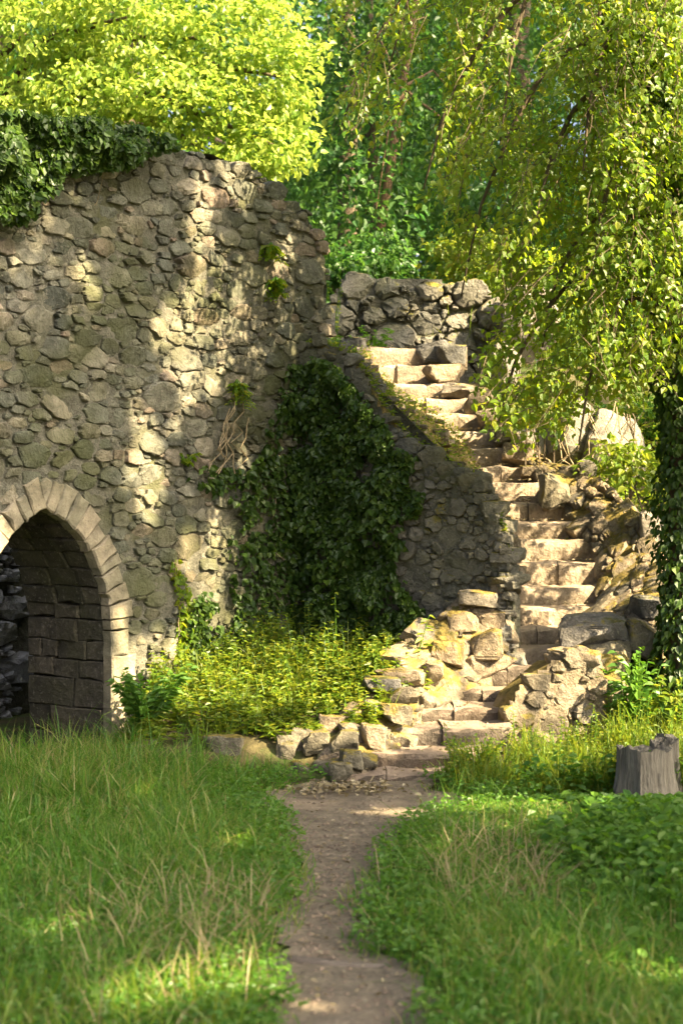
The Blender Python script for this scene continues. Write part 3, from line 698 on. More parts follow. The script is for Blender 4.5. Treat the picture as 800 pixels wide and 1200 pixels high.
for (x0, x1, y0, y1, Y, mn) in [(634, 668, 556, 600, 14.7, 'dark_rock'), (590, 634, 520, 548, 15.4, 'rock'), (610, 632, 546, 562, 15.2, 'rock'), (680, 700, 538, 556, 14.9, 'pale_rock'), (752, 778, 600, 640, 13.9, 'pale_rock'), (742, 778, 700, 730, 13.0, 'grey_rock')]:
    rock_px(par, M[mn], x0, x1, y0, y1, Y, random.randint(0, 60))
# wall of big stones above the head of the stairs
UPW = Plane(P(380, 400, 17.75)[:2], (1.0, 0.02))
uw = empty('upper_terrace_wall', (*UPW.O, 3.2), 'weathered stone wall with dry grass at the head of the stairs', 'wall')
tp = [UPW.uv(*p) for p in [(366, 372), (380, 352), (392, 345), (402, 322), (425, 315), (450, 325), (500, 322), (540, 330), (575, 348), (596, 372)]]
core_prism(UPW, [(tp[0][0], 2.6), (tp[-1][0], 2.6)]+[(u, v-0.05) for u, v in reversed(tp)], -0.03, 0.6, M['mortar'], uw)
uin = in_poly([(tp[0][0], 2.6), (tp[-1][0], 2.6)]+[(u, v-0.04) for u, v in reversed(tp)])
mortar_face(UPW, uw, M['mortar'], (tp[0][0], tp[-1][0], 2.8, 4.4), uin, d=-0.012, amp=0.025, res=0.05)
rubble(UPW, uw, M['flank'], (tp[0][0], tp[-1][0], 2.9, 4.4), 1.25, [(0.17, 60), (0.12, 300), (0.075, 900), (0.04, 900)], 51, in_poly([(tp[0][0], 2.6), (tp[-1][0], 2.6)]+list(reversed(tp))), parts=120, gap=0.007, out_d=(-0.01, 0.06), bulge=(0.02, 0.05))
bl = empty('step_end_blocks', (0.9, 16.6, 3.0), 'rough grey blocks beside the topmost stair steps', 'rocks')
for i, (x0, x1, y0, y1, Y, mn) in enumerate([(484, 524, 398, 426, 16.95, 'grey_rock'), (512, 544, 404, 428, 16.8, 'grey_rock'), (498, 545, 427, 448, 16.6, 'rock'), (520, 566, 448, 468, 16.3, 'rock'), (546, 584, 456, 486, 16.05, 'rock'), (560, 592, 480, 504, 15.85, 'rock'), (576, 604, 500, 522, 15.6, 'rock'), (392, 428, 394, 412, 17.2, 'grey_rock')]):
    rock_px(bl, M[mn], x0, x1, y0, y1, Y, i*4+3)
# pale rock outcrop in the leaves on the right
oc = empty('rock_outcrop', (2.1, 15.8, 1.8), 'pale rock outcrop with dry vines behind the parapet', 'rock')
for i, (x0, x1, y0, y1, Y) in enumerate([(640, 700, 468, 560, 16.0), (684, 756, 474, 590, 15.8), (600, 652, 500, 556, 16.2), (575, 612, 400, 470, 16.9), (590, 650, 330, 420, 17.3)]):
    rock_px(oc, M['pale_rock'], x0, x1, y0, y1, Y, i*3+2, dep=0.3, rot=(random.uniform(-.2, .2), random.uniform(-.35, .35), random.uniform(-.6, .6)), rough=True)

# ------------------------------------------------------------------ leaves, grass and stems
class Leaves:
    def __init__(s): s.p = []; s.d = []; s.n = []; s.s = []; s.t = []; s.w = []
    def add(s, p, d, n, size, tone, wid=0.62):
        k = len(p); s.p.append(np.asarray(p)); s.d.append(np.broadcast_to(d, (k, 3))); s.n.append(np.broadcast_to(n, (k, 3)))
        s.s.append(np.broadcast_to(size, (k,))); s.t.append(np.broadcast_to(tone, (k,))); s.w.append(np.broadcast_to(wid, (k,)))
    def arrays(s): return [np.concatenate(a).astype(np.float64) for a in (s.p, s.d, s.n, s.s, s.t, s.w)]
    def build(s, name, mat, parent=None, cull=None, frac=1.0):
        p, d, n, sz, t, w = s.arrays()
        if cull is not None:
            k = cull(p, frac); p, d, n, sz, t, w = [a[k] for a in (p, d, n, sz, t, w)]
        d = d/np.linalg.norm(d, axis=1, keepdims=True); x = np.cross(d, n); ln = np.linalg.norm(x, axis=1, keepdims=True)
        x = np.where(ln < 1e-4, np.array([1.0, 0, 0]), x/np.maximum(ln, 1e-4)); n = np.cross(x, d)
        S = sz[:, None]; Wd = (sz*w)[:, None]
        prof = [(0, 0, 0), (0.42, 0.22, 0.10), (0.44, 0.55, 0.12), (0, 1.0, -0.10), (-0.44, 0.55, 0.12), (-0.42, 0.22, 0.10)]
        V = np.stack([p+x*Wd*a+d*S*b+n*S*c for a, b, c in prof], 1).reshape(-1, 3)
        base = (np.arange(len(p))*6)[:, None]
        fc = np.concatenate([base+np.array([0, 1, 2, 3]), base+np.array([0, 3, 4, 5])], 1).reshape(-1)
        return link(name, new_mesh(name, V, fc, np.full(len(p)*2, 4), np.repeat(t, 6)), mat, parent)

def unit(v): return v/np.linalg.norm(v, axis=-1, keepdims=True)
def rnd_dirs(k): return unit(rng.normal(0, 1, (k, 3)))

def blades(name, mat, X, Y, H, Wd, tone, parent=None, lean=0.35, zoff=0.0, Z=None):
    k = len(X); z = (gz(X, Y) if Z is None else Z)+zoff-0.01
    b = np.stack([X, Y, z], 1); th = rng.uniform(0, 2*np.pi, k); ld = np.stack([np.cos(th), np.sin(th), np.zeros(k)], 1)
    fa = rng.uniform(0, 2*np.pi, k); sd = np.stack([np.cos(fa), np.sin(fa), np.zeros(k)], 1)
    L = np.abs(rng.normal(lean, lean*0.6, k))[:, None]; H = np.asarray(H)[:, None]; Wd = np.asarray(Wd)[:, None]
    V = []
    for t, wf in ((0, 0.75), (0.4, 1.0), (0.75, 0.7)):
        c = b+np.array([0, 0, 1])*H*(t-0.22*L*t*t)+ld*H*L*t**2
        V += [c-sd*Wd*wf/2, c+sd*Wd*wf/2]
    V.append(b+np.array([0, 0, 1])*H*(1-0.35*L)+ld*H*L)
    V = np.stack(V, 1).reshape(-1, 3); base = (np.arange(k)*7)[:, None]
    f4 = np.concatenate([base+np.array([0, 1, 3, 2]), base+np.array([2, 3, 5, 4])], 1).reshape(k, 2, 4)
    flat = np.concatenate([f4.reshape(k, 8), base+np.array([4, 5, 6])], 1).reshape(-1)
    return link(name, new_mesh(name, V, flat, np.tile([4, 4, 3], k), np.repeat(tone, 7)), mat, parent)

# sun gaps: rays along which the shading trees leave holes, so the sun reaches what the photograph shows lit
GAP = []; LGAP = []
def gap(p, r, f=0.0): GAP.append((*p, r, f))
def wgap(x, y, r): u, v = WP.uv(x, y); gap(WP.w(u, v), r*1.1+0.02, 0.9)
for x, y, r in [(160, 480, .07), (166, 500, .10), (172, 524, .12), (160, 548, .13), (180, 572, .12), (168, 596, .10), (150, 560, .08), (104, 322, .07), (106, 344, .09), (235, 232, .09), (262, 208, .08), (272, 218, .07), (228, 214, .06), (232, 262, .09), (238, 290, .10), (232, 316, .09), (226, 335, .08), (190, 372, .08), (192, 398, .09), (235, 392, .08), (252, 440, .08), (248, 452, .08), (205, 508, .06), (340, 296, .10), (366, 290, .10), (374, 310, .10), (360, 335, .10), (350, 360, .09), (345, 395, .09), (370, 365, .10), (372, 390, .08), (215, 640, .09), (225, 662, .10), (245, 690, .12), (252, 712, .10), (262, 735, .1), (6, 628, .10), (4, 645, .10), (135, 722, .08), (136, 740, .08), (280, 520, .06), (285, 540, .06), (215, 740, .12), (190, 400, .07), (280, 345, .07), (40, 880, .0)]:
    if r > 0: wgap(x, y, r)
rs = random.Random(4)
for k, (a, b) in enumerate(up3):
    if k < 2: continue
    for t in np.linspace(0.12, 0.95, 4): gap(a*(1-t)+b*t+np.array([0, 0, -0.08]), 0.16 if k > 2 else 0.10)
for x, y, Y, r in [(550, 720, 12.8, .25), (560, 760, 12.6, .28), (520, 770, 12.6, .25), (480, 780, 12.4, .22), (460, 800, 12.2, .22), (500, 815, 12.1, .22), (430, 830, 11.9, .22), (480, 845, 11.8, .2), (400, 850, 11.6, .2), (540, 800, 12.4, .22), (540, 835, 12.0, .18), (380, 870, 11.5, .15), (310, 868, 11.5, .15), (552, 660, 12.9, .08),
                   (666, 800, 12.2, .18), (665, 835, 12.1, .2), (620, 810, 12.1, .2), (640, 780, 12.3, .18), (610, 840, 12, .15), (690, 600, 14.2, .3), (740, 640, 13.7, .3), (660, 570, 14.8, .3), (720, 690, 13.3, .25), (640, 540, 15.2, .3), (755, 610, 13.9, .25), (700, 550, 14.9, .25),
                   (440, 957, 10.15, .13), (475, 957, 10.15, .12), (560, 955, 10.2, .2), (600, 960, 10.1, .15), (510, 965, 9.95, .12),
                   (600, 890, 11.2, .25), (650, 870, 11.5, .35), (700, 860, 11.6, .35), (750, 850, 11.7, .35), (790, 830, 11.8, .35), (780, 780, 12.3, .3), (740, 800, 12.2, .2),
                   (535, 340, 17.7, .25), (560, 360, 17.7, .35), (600, 400, 17.5, .4), (590, 430, 16.8, .3), (680, 510, 15.8, .4), (730, 540, 15.6, .4), (650, 500, 16, .3), (420, 440, 13.4, .15), (440, 470, 13.4, .13), (470, 500, 13.3, .12), (405, 415, 13.6, .15)]:
    gap(P(x, y, Y), r, 0.5)
for i in range(34):
    X = rs.uniform(-1.25, 0.35); Y = rs.uniform(11.9, 12.9)
    gap((X, Y, float(gz(X, Y))+rs.uniform(0.25, 0.5)), 0.3)
for i in range(58): LGAP.append((*P(rs.uniform(400, 800), rs.uniform(-40, 480), rs.uniform(11.8, 13.4)), rs.uniform(0.12, 0.32), 0.0))
for x_, y_, r_ in [(200, 1170, .16), (265, 1150, .12), (120, 1185, .14), (60, 1100, .10), (330, 1175, .08), (600, 1120, .10), (700, 1150, .12), (480, 1010, .12), (250, 1000, .10), (540, 985, .14), (620, 975, .14), (150, 950, .10), (560, 1060, .09)]:
    Y_ = F*EYE/(y_-HOR); gap(P(x_, y_, Y_), r_)
GAPA = np.array(GAP)
def sun_cull(p, scale=1.0):
    keep = np.ones(len(p), bool); extra = 0.07 if scale == 1.0 else 0.0
    for gx_, gy_, gz_, r, f in (list(GAPA)+LGAP if scale == 1.0 else GAPA):
        v = p-np.array([gx_, gy_, gz_]); t = v@SUN
        d2 = (v*v).sum(1)-t*t
        keep &= ~((d2 < (r*max(scale, f)+extra)**2) & (t > 0.45))
    return keep

# ---- grass: the lawn on both sides of the path
def scatter(x0, x1, y0, y1, dens):
    k = int((x1-x0)*(y1-y0)*dens); return rng.uniform(x0, x1, k), rng.uniform(y0, y1, k)
X, Y = scatter(-3.1, 3.1, 5.2, 12.1, 3000)
vis = np.abs(X) < 0.225*Y+0.35
low_zone = (Y > 11.35) & (X > -1.4)
u_ = (X-WO[0])*WT[0]+(Y-WO[1])*WT[1]; w_ = -(X-WO[0])*WT[1]+(Y-WO[1])*WT[0]
pd = path_dist(X, Y)+0.06*wave(X*2, Y*2)+0.05*wave(X*7+1, Y*6)+0.03
keep = vis & ~low_zone & (pd > 0.0) & ((w_ < -0.05) | (X > 0)) & ~((Y > 10.95) & (X > -0.35) & (X < 0.95))
keep &= rng.uniform(0, 1, len(X)) < np.clip(0.18+pd*3.0, 0, 1)
X, Y, pd = X[keep], Y[keep], pd[keep]
tall = np.clip(0.35+pd*1.1, 0.35, 1.0)*(0.75+0.35*wave(X*0.9+3, Y*0.8))
H = np.abs(rng.normal(0.15, 0.065, len(X)))*tall+0.025; H[(X < -0.9) & (Y > 10)] *= 1.5; H[(X < -0.3) & (Y > 10.8)] *= 1.25
H = np.where((X > 0.9) & (Y > 9.0), np.minimum(H, np.clip(1.86-0.1725*Y, 0.05, 0.3)), H)
dry = np.clip(0.55*np.exp(-(((X+0.55)/0.38)**2+((Y-7.1)/0.6)**2))+0.7*np.exp(-(((X-0.75)/0.3)**2+((Y-8.3)/0.7)**2))+0.5*np.exp(-(((X-0.35)/0.25)**2+((Y-7.4)/0.5)**2)), 0, 1)
tone = np.clip(rng.beta(2, 2.6, len(X))*0.95+0.2*wave(X*1.3, Y*1.1)+0.12*wave(X*4+5, Y*3), 0, 0.94)
tone = np.where(rng.uniform(0, 1, len(X)) < dry*0.6, rng.uniform(0.93, 0.995, len(X)), tone)
M['grass'].node_tree  # lawn colour follows the blade's own tone
g = blades('grass', M['grass'], X, Y, H, rng.uniform(0.0035, 0.008, len(X)), tone, lean=0.7)
tag(g, 'green uncut grass on both sides of the earth path', 'grass', kind='stuff')
# broad-leaved herbs in the lawn
def herbs(name, n, region, hgt, size, mat, label, cat, stems_tone=0.4):
    lv = Leaves(); got = 0
    x0, x1, y0, y1, f = region
    while got < n:
        X, Y = rng.uniform(x0, x1, n), rng.uniform(y0, y1, n); ok = f(X, Y); X, Y = X[ok], Y[ok]; got += max(len(X), 1)
        k = len(X); h = np.abs(rng.normal(hgt, hgt*0.4, k)); h = np.where((X > 1.2) & (Y < 10.75), np.minimum(h, np.clip(1.86-0.1725*Y, 0.03, 0.4)*rng.uniform(0.55, 1.0, k)), h); p = np.stack([X, Y, gz(X, Y)+h], 1)
        d = rnd_dirs(k); d[:, 2] = rng.uniform(-0.45, 0.35, k); nrm = rnd_dirs(k)*0.5+np.array([0, -0.2, 1.0])
        lv.add(p, d, nrm, rng.uniform(0.6, 1.3, k)*size, rng.uniform(0, 1, k), 0.75)
    o = lv.build(name, mat); return tag(o, label, cat, kind='stuff')
herbs('clover', 26000, (-2.6, 2.4, 5.6, 11.2, lambda X, Y: (path_dist(X, Y) > 0.03+0.08*wave(X*3, Y*3)+0.06*wave(X*8, Y*7)) & (np.abs(X) < 0.22*Y+0.3) & (rng.uniform(0, 1, len(X)) < np.maximum(0.45, np.exp(-np.abs(path_dist(X, Y)-0.2)*2.2)))), 0.07, 0.03, M['leaf_nettle'], 'low clover and small herbs beside the path', 'clover')
herbs('broad_leaved_weeds', 7200, (0.7, 3.2, 6.6, 10.9, lambda X, Y: (X > np.where(Y > 9.2, 1.3, 0.85)+0.25*wave(X, Y)) & (rng.uniform(0, 1, len(X)) < np.clip((Y-6.6-0.9*(1.9-X))/1.6, 0.06, 1)*np.clip((X-0.9)/0.5, 0.15, 1)) & (X < 0.225*Y+0.4)), 0.15, 0.055, M['leaf_nettle'], 'knee-high broad-leaved green weeds around the tree stump', 'weeds')
k = 480; X = rng.normal(-0.6, 0.28, k); Y = rng.normal(7.1, 0.55, k)
ok = path_dist(X, Y) > 0.08; X2 = np.concatenate([X[ok], rng.uniform(0.45, 1.0, 350)]); Y2 = np.concatenate([Y[ok], rng.uniform(7.6, 9.1, 350)])
tag(blades('dry_grass', M['dry_grass'], X2, Y2, rng.uniform(0.14, 0.36, len(X2)), np.full(len(X2), 0.005), rng.uniform(0, 1, len(X2)), lean=0.75), 'dry straw-coloured grass wisps in the lawn', 'dry grass', kind='stuff')
k = 170; X = rng.uniform(-1.3, -0.35, k); Y = rng.uniform(5.7, 6.5, k)
k2 = 2600; Xw = rng.uniform(-2.3, 2.2, k2); Yw = rng.uniform(5.8, 11.2, k2); okw = (path_dist(Xw, Yw) > 0.1) & (np.abs(Xw) < 0.22*Yw+0.2) & ~((Xw > 1.0) & (Yw > 8.8)); Xw, Yw = Xw[okw], Yw[okw]
tag(blades('wild_grass_stalks', M['grass'], Xw, Yw, rng.uniform(0.2, 0.42, len(Xw)), rng.uniform(0.0025, 0.005, len(Xw)), rng.uniform(0.55, 0.99, len(Xw)), lean=0.6), 'thin tall wild grass stalks above the lawn', 'grass', kind='stuff')
tag(blades('bright_grass_tuft', M['leaf_weed'], X, Y, rng.uniform(0.12, 0.3, k), rng.uniform(0.007, 0.013, k), rng.uniform(0.4, 1, k), lean=0.6), 'tuft of wide yellow-green grass blades at the bottom of the lawn', 'grass tuft')

# ---- sunny weeds: the terrace left of the stairs, and the verge right of the stairs
def weed_patch(name, spots, hfun, leaf, mat, label, grassy=0.5, per=16):
    lv = Leaves(); mbs = MB(); gX = []; gY = []; gH = []
    for (X, Y) in spots:
        h = hfun(X, Y)*random.uniform(0.65, 1.2); z = float(gz(X, Y)); a = random.uniform(0, 6.28); ln = random.uniform(0, 0.25)*h
        if random.random() < grassy:
            for _ in range(12): gX.append(X+random.gauss(0, .035)); gY.append(Y+random.gauss(0, .035)); gH.append(h*random.uniform(0.6, 1.1))
            continue
        n = int(per*random.uniform(0.7, 1.3)); t = np.linspace(0.18, 1.0, n)
        p = np.stack([X+math.cos(a)*ln*t**2, Y+math.sin(a)*ln*t**2, z+h*t], 1)
        tube(mbs, [(X, Y, z), tuple(p[n//2]), tuple(p[-1])], [0.004, 0.003, 0.0015], 4)
        th = np.arange(n)*2.4+a; d = np.stack([np.cos(th), np.sin(th), rng.uniform(-0.3, 0.5, n)], 1)
        lv.add(p, d, np.array([0, 0, 1.0])+0.35*rnd_dirs(n), leaf*rng.uniform(0.7, 1.25, n)*(1.15-0.55*t), np.clip(rng.uniform(0, 1, n), 0, 1), 0.5)
    root = empty(name, (spots[0][0], spots[0][1], float(gz(*spots[0]))), label, 'weeds'); root['kind'] = 'stuff'
    if lv.p: tag(lv.build('leaves', mat, root), kind='stuff')
    if mbs.v: tag(mbs.build('stems', M['leaf_nettle'], root), kind='stuff')
    if gX: tag(blades('grass_blades', M['leaf_weed'], np.array(gX), np.array(gY), np.array(gH), rng.uniform(0.005, 0.010, len(gX)), rng.uniform(0, 1, len(gX)), root, 0.4), kind='stuff')
    return root
sp = []
while len(sp) < 620:
    X = random.uniform(-1.5, 0.75); Y = random.uniform(11.5, 13.5)
    u = (X-WO[0])*WT[0]+(Y-WO[1])*WT[1]; w = -(X-WO[0])*WT[1]+(Y-WO[1])*WT[0]
    if w > -0.12 or X > 0.084+(Y-11.15)*0.62-0.22: continue
    if (np.array([X, Y])-A2)@FP.N < 0.1: continue
    sp.append((X, Y))
weed_patch('terrace_weeds', sp, lambda X, Y: 0.12+0.13*max(Y-11.5, 0)+0.08*float(wave(X*2, Y*2)), 0.078, M['leaf_weed'], 'sunlit yellow-green weeds below the ivy-clad stair wall', 0.28)
sp = []
while len(sp) < 700:
    X = random.uniform(0.55, 3.2); Y = random.uniform(10.75, 12.6)
    if X < 1.15 and Y > 11.2: continue
    if X < 1.9 and Y > 11.85: continue
    if X < 0.62+0.3*(11.2-Y) and Y < 11.2: continue
    sp.append((X, Y))
weed_patch('verge_weeds', sp, lambda X, Y: 0.31+0.08*float(wave(X*2, Y*2)), 0.05, M['leaf_weed'], 'tall sunlit grass and weeds behind the tree stump', 0.6)
sp = []
while len(sp) < 380:
    X = random.uniform(1.9, 4.2); Y = random.uniform(12.2, 17.0)
    if X < 2.35+0.05*(Y-13) and Y < 14.2: continue
    sp.append((X, Y))
weed_patch('bank_weeds', sp, lambda X, Y: 0.5, 0.10, M['leaf_weed'], 'bright green undergrowth on the bank behind the parapet', 0.2, 20)
sp = [(random.uniform(-0.1, 3.2), random.uniform(17.9, 18.6)) for _ in range(160)]
weed_patch('terrace_top_grass', sp, lambda X, Y: 0.85, 0.07, M['leaf_weed'], 'sunlit grasses growing above the wall at the stair head', 0.55)

# ---- single plants one can point to
def plant(name, label, cat, base, h, nleaf, leaf, mat, stems=1, spread=0.1, wid=0.55, droop=-0.15, group=None):
    root = empty(name, base, label, cat, group); lv = Leaves(); mb = MB(); base = np.array(base)
    for s in range(stems):
        a = random.uniform(0, 6.28); top_ = base+np.array([math.cos(a)*spread*random.uniform(.3, 1), math.sin(a)*spread*random.uniform(.3, 1), h*random.uniform(.75, 1.05)])
        mid = (base+top_)/2+np.array([random.gauss(0, .02), random.gauss(0, .02), 0.02]); tube(mb, [base, mid, top_], [0.006, 0.005, 0.002], 5)
        n = nleaf; t = np.linspace(0.2, 1.0, n)[:, None]; p = (1-t)**2*base+2*t*(1-t)*mid+t*t*top_
        th = np.arange(n)*math.pi*0.5+(np.arange(n) % 2)*math.pi*0.5+a; d = np.stack([np.cos(th), np.sin(th), rng.uniform(droop-0.25, droop+0.25, n)], 1)
        lv.add(p, d, np.array([0, -0.3, 1.0])+0.3*rnd_dirs(n), leaf*rng.uniform(0.8, 1.2, n)*(1.2-0.6*t[:, 0]), rng.uniform(0, 1, n), wid)
    o_ = mb.build('stem' if stems == 1 else 'stems', M['leaf_nettle'], root); tag(o_, kind='stuff' if stems > 1 else None); lv.build('leaves', mat, root); return root
def on_ground(x, Y, dz=0.0): X = (x-400)/F*Y; return (X, Y, float(gz(X, Y))+dz)
for lab, x, Y, h, st, lf, mt_ in [('green fern-like tuft at the foot of the upper wall', 405, 17.35, 0.28, 12, 0.07, 'leaf_nettle'), ('leafy green plant growing on the topmost step', 437, 17.4, 0.34, 9, 0.10, 'leaf_nettle'), ('bright yellow-green sprig beside the broken wall end', 392, 17.0, 0.75, 3, 0.06, 'leaf_weed')]:
    X_ = (x-400)/F*Y; plant('stair_head_plant', lab, 'plant', (X_, Y, 3.25), h, 14, lf, M[mt_], st, 0.22, 0.5, 0.1, 'plants at the head of the stairs')
plant('nettle', 'tall single nettle standing in front of the ivy by the rocks', 'plant', on_ground(492, 12.55), 0.62, 16, 0.10, M['leaf_weed'], 1, 0.12)
plant('nettle', 'bushy nettle clump among the weeds beside the flank rocks', 'plant', on_ground(446, 12.4), 0.42, 14, 0.11, M['leaf_weed'], 5, 0.2)
plant('nettle', 'thin nettle shoot leaning out of the ivy', 'plant', on_ground(386, 12.9), 0.62, 12, 0.07, M['leaf_weed'], 1, 0.08)
plant('leafy_shrub', 'dark green leafy shrub at the foot of the arch jamb', 'shrub', on_ground(172, 11.75), 0.42, 18, 0.085, M['leaf_nettle'], 18, 0.34, 0.8)
plant('leafy_shrub', 'broad-leaved shrub between the rock pier and the ivy-clad trunk', 'shrub', on_ground(742, 12.2), 0.62, 16, 0.13, M['leaf_nettle'], 14, 0.32, 0.6)
plant('leafy_shrub', 'small bush growing on the right end of the lower steps', 'shrub', on_ground(556, 11.2), 0.28, 22, 0.04, M['leaf_linden'], 26, 0.26, 0.7)
plant('leafy_shrub', 'bush of large leaves in the sun under the ivy-clad trunk', 'shrub', on_ground(790, 11.9), 0.5, 14, 0.10, M['leaf_weed'], 14, 0.3, 0.6)
for lab, x, y, h, st, lf in [('hanging fern-like plant rooted high in the ruined wall', 312, 285, -0.16, 7, 0.09), ('small green plant rooted in the wall left of the ivy', 212, 545, 0.10, 8, 0.06), ('plant tuft trailing down the middle of the ruined wall', 272, 445, -0.22, 12, 0.06), ('leafy creeper near the broken right end of the ruined wall', 318, 325, -0.2, 14, 0.08)]:
    u, v = WP.uv(x, y); plant('wall_plant', lab, 'plant', tuple(WP.w(u, v, 0.05)), h, 9, lf, M['leaf_linden'], st, 0.14, 0.6, -0.4, 'plants rooted in the ruined wall')

lv = Leaves(); k = len(MOSS_TUFTS)
lv.add(MOSS_TUFTS, rnd_dirs(k)*np.array([1, 1, 0.5])+np.array([0.1, -0.3, 0.25]), rnd_dirs(k)*0.6+np.array([0, -0.4, 0.8]), rng.uniform(0.018, 0.05, k), rng.uniform(0, 1, k), 0.5)
tag(lv.build('moss_tufts', M['leaf_weed'], flank), kind='stuff')
# ---- ivy
def ivy_on(name, label, plane, poly, n, thick, size, mat, hang=1.0, top_bias=None, tone=(0, 1), dn=0.02, frac=None):
    f = in_poly(poly); pp = np.array(poly); p = []
    while len(p) < n:
        x, y = random.uniform(pp[:, 0].min(), pp[:, 0].max()), random.uniform(pp[:, 1].min(), pp[:, 1].max())
        if not f(x, y): continue
        if mnoise.noise(Vector((x*0.035, y*0.03, 4.0)))+0.5*mnoise.noise(Vector((x*0.11, y*0.09, 9.0))) < -0.22 and random.random() < 0.85: continue
        u, v = plane.uv(x, y); lump = 0.5+0.8*mnoise.noise(Vector((u*4, v*4, 1.0)))
        p.append(plane.w(u, v, dn+thick*max(0.05, lump)*random.random()**0.5))
    p = np.array(p); k = len(p); N = np.array([plane.N[0], plane.N[1], 0.0])
    d = np.array([0, 0, -0.9])*hang+0.8*rnd_dirs(k)+N*0.25; nr = N+0.8*rnd_dirs(k)+np.array([0, 0, 0.35])
    root = empty(name, tuple(p[0]), label, 'ivy'); root.location.z = 0.5
    lv = Leaves(); lv.add(p, d, nr, size*rng.uniform(0.4, 1.6, k), rng.uniform(tone[0], tone[1], k), 0.85); lv.build('leaves', mat, root)
    mb = MB()
    for _ in range(2):
        i = random.randrange(k); q0 = p[i].copy(); pts = [q0]
        for s in range(5): pts.append(pts[-1]+np.array([random.gauss(0, .05), random.gauss(0, .015), -random.uniform(.08, .2)]))
        tube(mb, pts, [0.003]*6, 4)
    tag(mb.build('stems', M['twig'], root), kind='stuff'); return root
ivy_on('ivy', 'dark ivy blanket over the left side of the stair side wall', FP, [(340, 425), (362, 428), (380, 418), (404, 426), (428, 452), (446, 484), (474, 516), (492, 536), (484, 552), (478, 566), (500, 580), (496, 600), (474, 612), (482, 640), (466, 655), (484, 690), (520, 742), (440, 790), (330, 800), (326, 560)], 15000, 0.30, 0.046, M['leaf_ivy'])
ivy_on('ivy', 'ivy creeping over the foot of the ruined wall beside the corner', WP, [(300, 520), (335, 425), (352, 425), (352, 780), (210, 790), (216, 700), (240, 690), (256, 735), (270, 720), (262, 640), (280, 600), (250, 580), (205, 560), (240, 545), (290, 550)], 3000, 0.10, 0.048, M['leaf_ivy'], tone=(0.1, 1))
ivy_on('ivy', 'thin creeper climbing below the patch of sun on the wall', WP, [(198, 660), (206, 650), (222, 700), (240, 720), (248, 770), (205, 775), (205, 715)], 420, 0.05, 0.042, M['leaf_linden'])
ivy_on('ivy', 'thick ivy cushion hanging over the left top of the ruined wall', WP, [(-60, 140), (0, 130), (40, 140), (100, 138), (165, 158), (186, 172), (160, 186), (130, 196), (95, 205), (60, 200), (45, 225), (28, 235), (10, 262), (-60, 250)], 8200, 0.36, 0.046, M['leaf_ivy'], tone=(0.2, 1))
# dry vine stems on the wall and outcrop
dv = empty('dry_vine', tuple(WP.w(1.25, 2.6, 0.05)), 'dry brown vine stems hanging on the ruined wall', 'vine'); 
for _ in range(9):
    x, y = random.uniform(255, 285), random.uniform(470, 500); pts = []
    for s in range(6): u, v = WP.uv(x+random.gauss(0, 3)-s*random.choice((0.5, 3)), y+s*12); pts.append(WP.w(u, v, 0.05+random.uniform(0, .02)))
    mb = MB(); tube(mb, pts, [0.005]*6, 4); mb.build('stem', M['twig'], dv)
dv2 = empty('dry_vine', tuple(P(700, 560, 15.3)), 'pale dry vines trailing over the rock outcrop', 'vine')
for _ in range(16):
    x, y = random.uniform(650, 745), random.uniform(470, 490); pts = [P(x+random.gauss(0, 4)+s*random.uniform(-5, 5), y+s*16, 15.35+random.uniform(-.03, .03)) for s in range(6)]
    mb = MB(); tube(mb, pts, [0.006]*6, 4); mb.build('stem', M['twig'], dv2)

# ------------------------------------------------------------------ trees
def crown_leaves(lv, ell, n, size, clump=0.28, per=26, flat=0.45, shell=0.55, droop=-0.35, wid=0.7):
    c = np.array(ell[:3]); r = np.array(ell[3:6]); m = max(1, n//per)
    dirs = rnd_dirs(m); rad = rng.uniform(0, 1, m)**(1/3.0); rad = shell*0.6+rad*(1-shell*0.6)
    cc = c+dirs*rad[:, None]*r*(0.85+0.25*rng.normal(0, 1, (m, 1))*0.5)
    p = np.repeat(cc, per, 0)+rng.normal(0, 1, (m*per, 3))*np.array([clump, clump, clump*flat])
    k = len(p); out = unit(p-c+1e-6); d = out*0.5+rnd_dirs(k)*0.7; d[:, 2] += droop
    nr = np.array([0, 0, 0.9])+0.7*rnd_dirs(k)+out*0.35
    ct = np.repeat(rng.uniform(-0.18, 0.18, m), per)
    lv.add(p, d, nr, size*rng.uniform(0.65, 1.3, k), np.clip(rng.uniform(0.1, 0.9, k)+ct, 0, 1), wid)

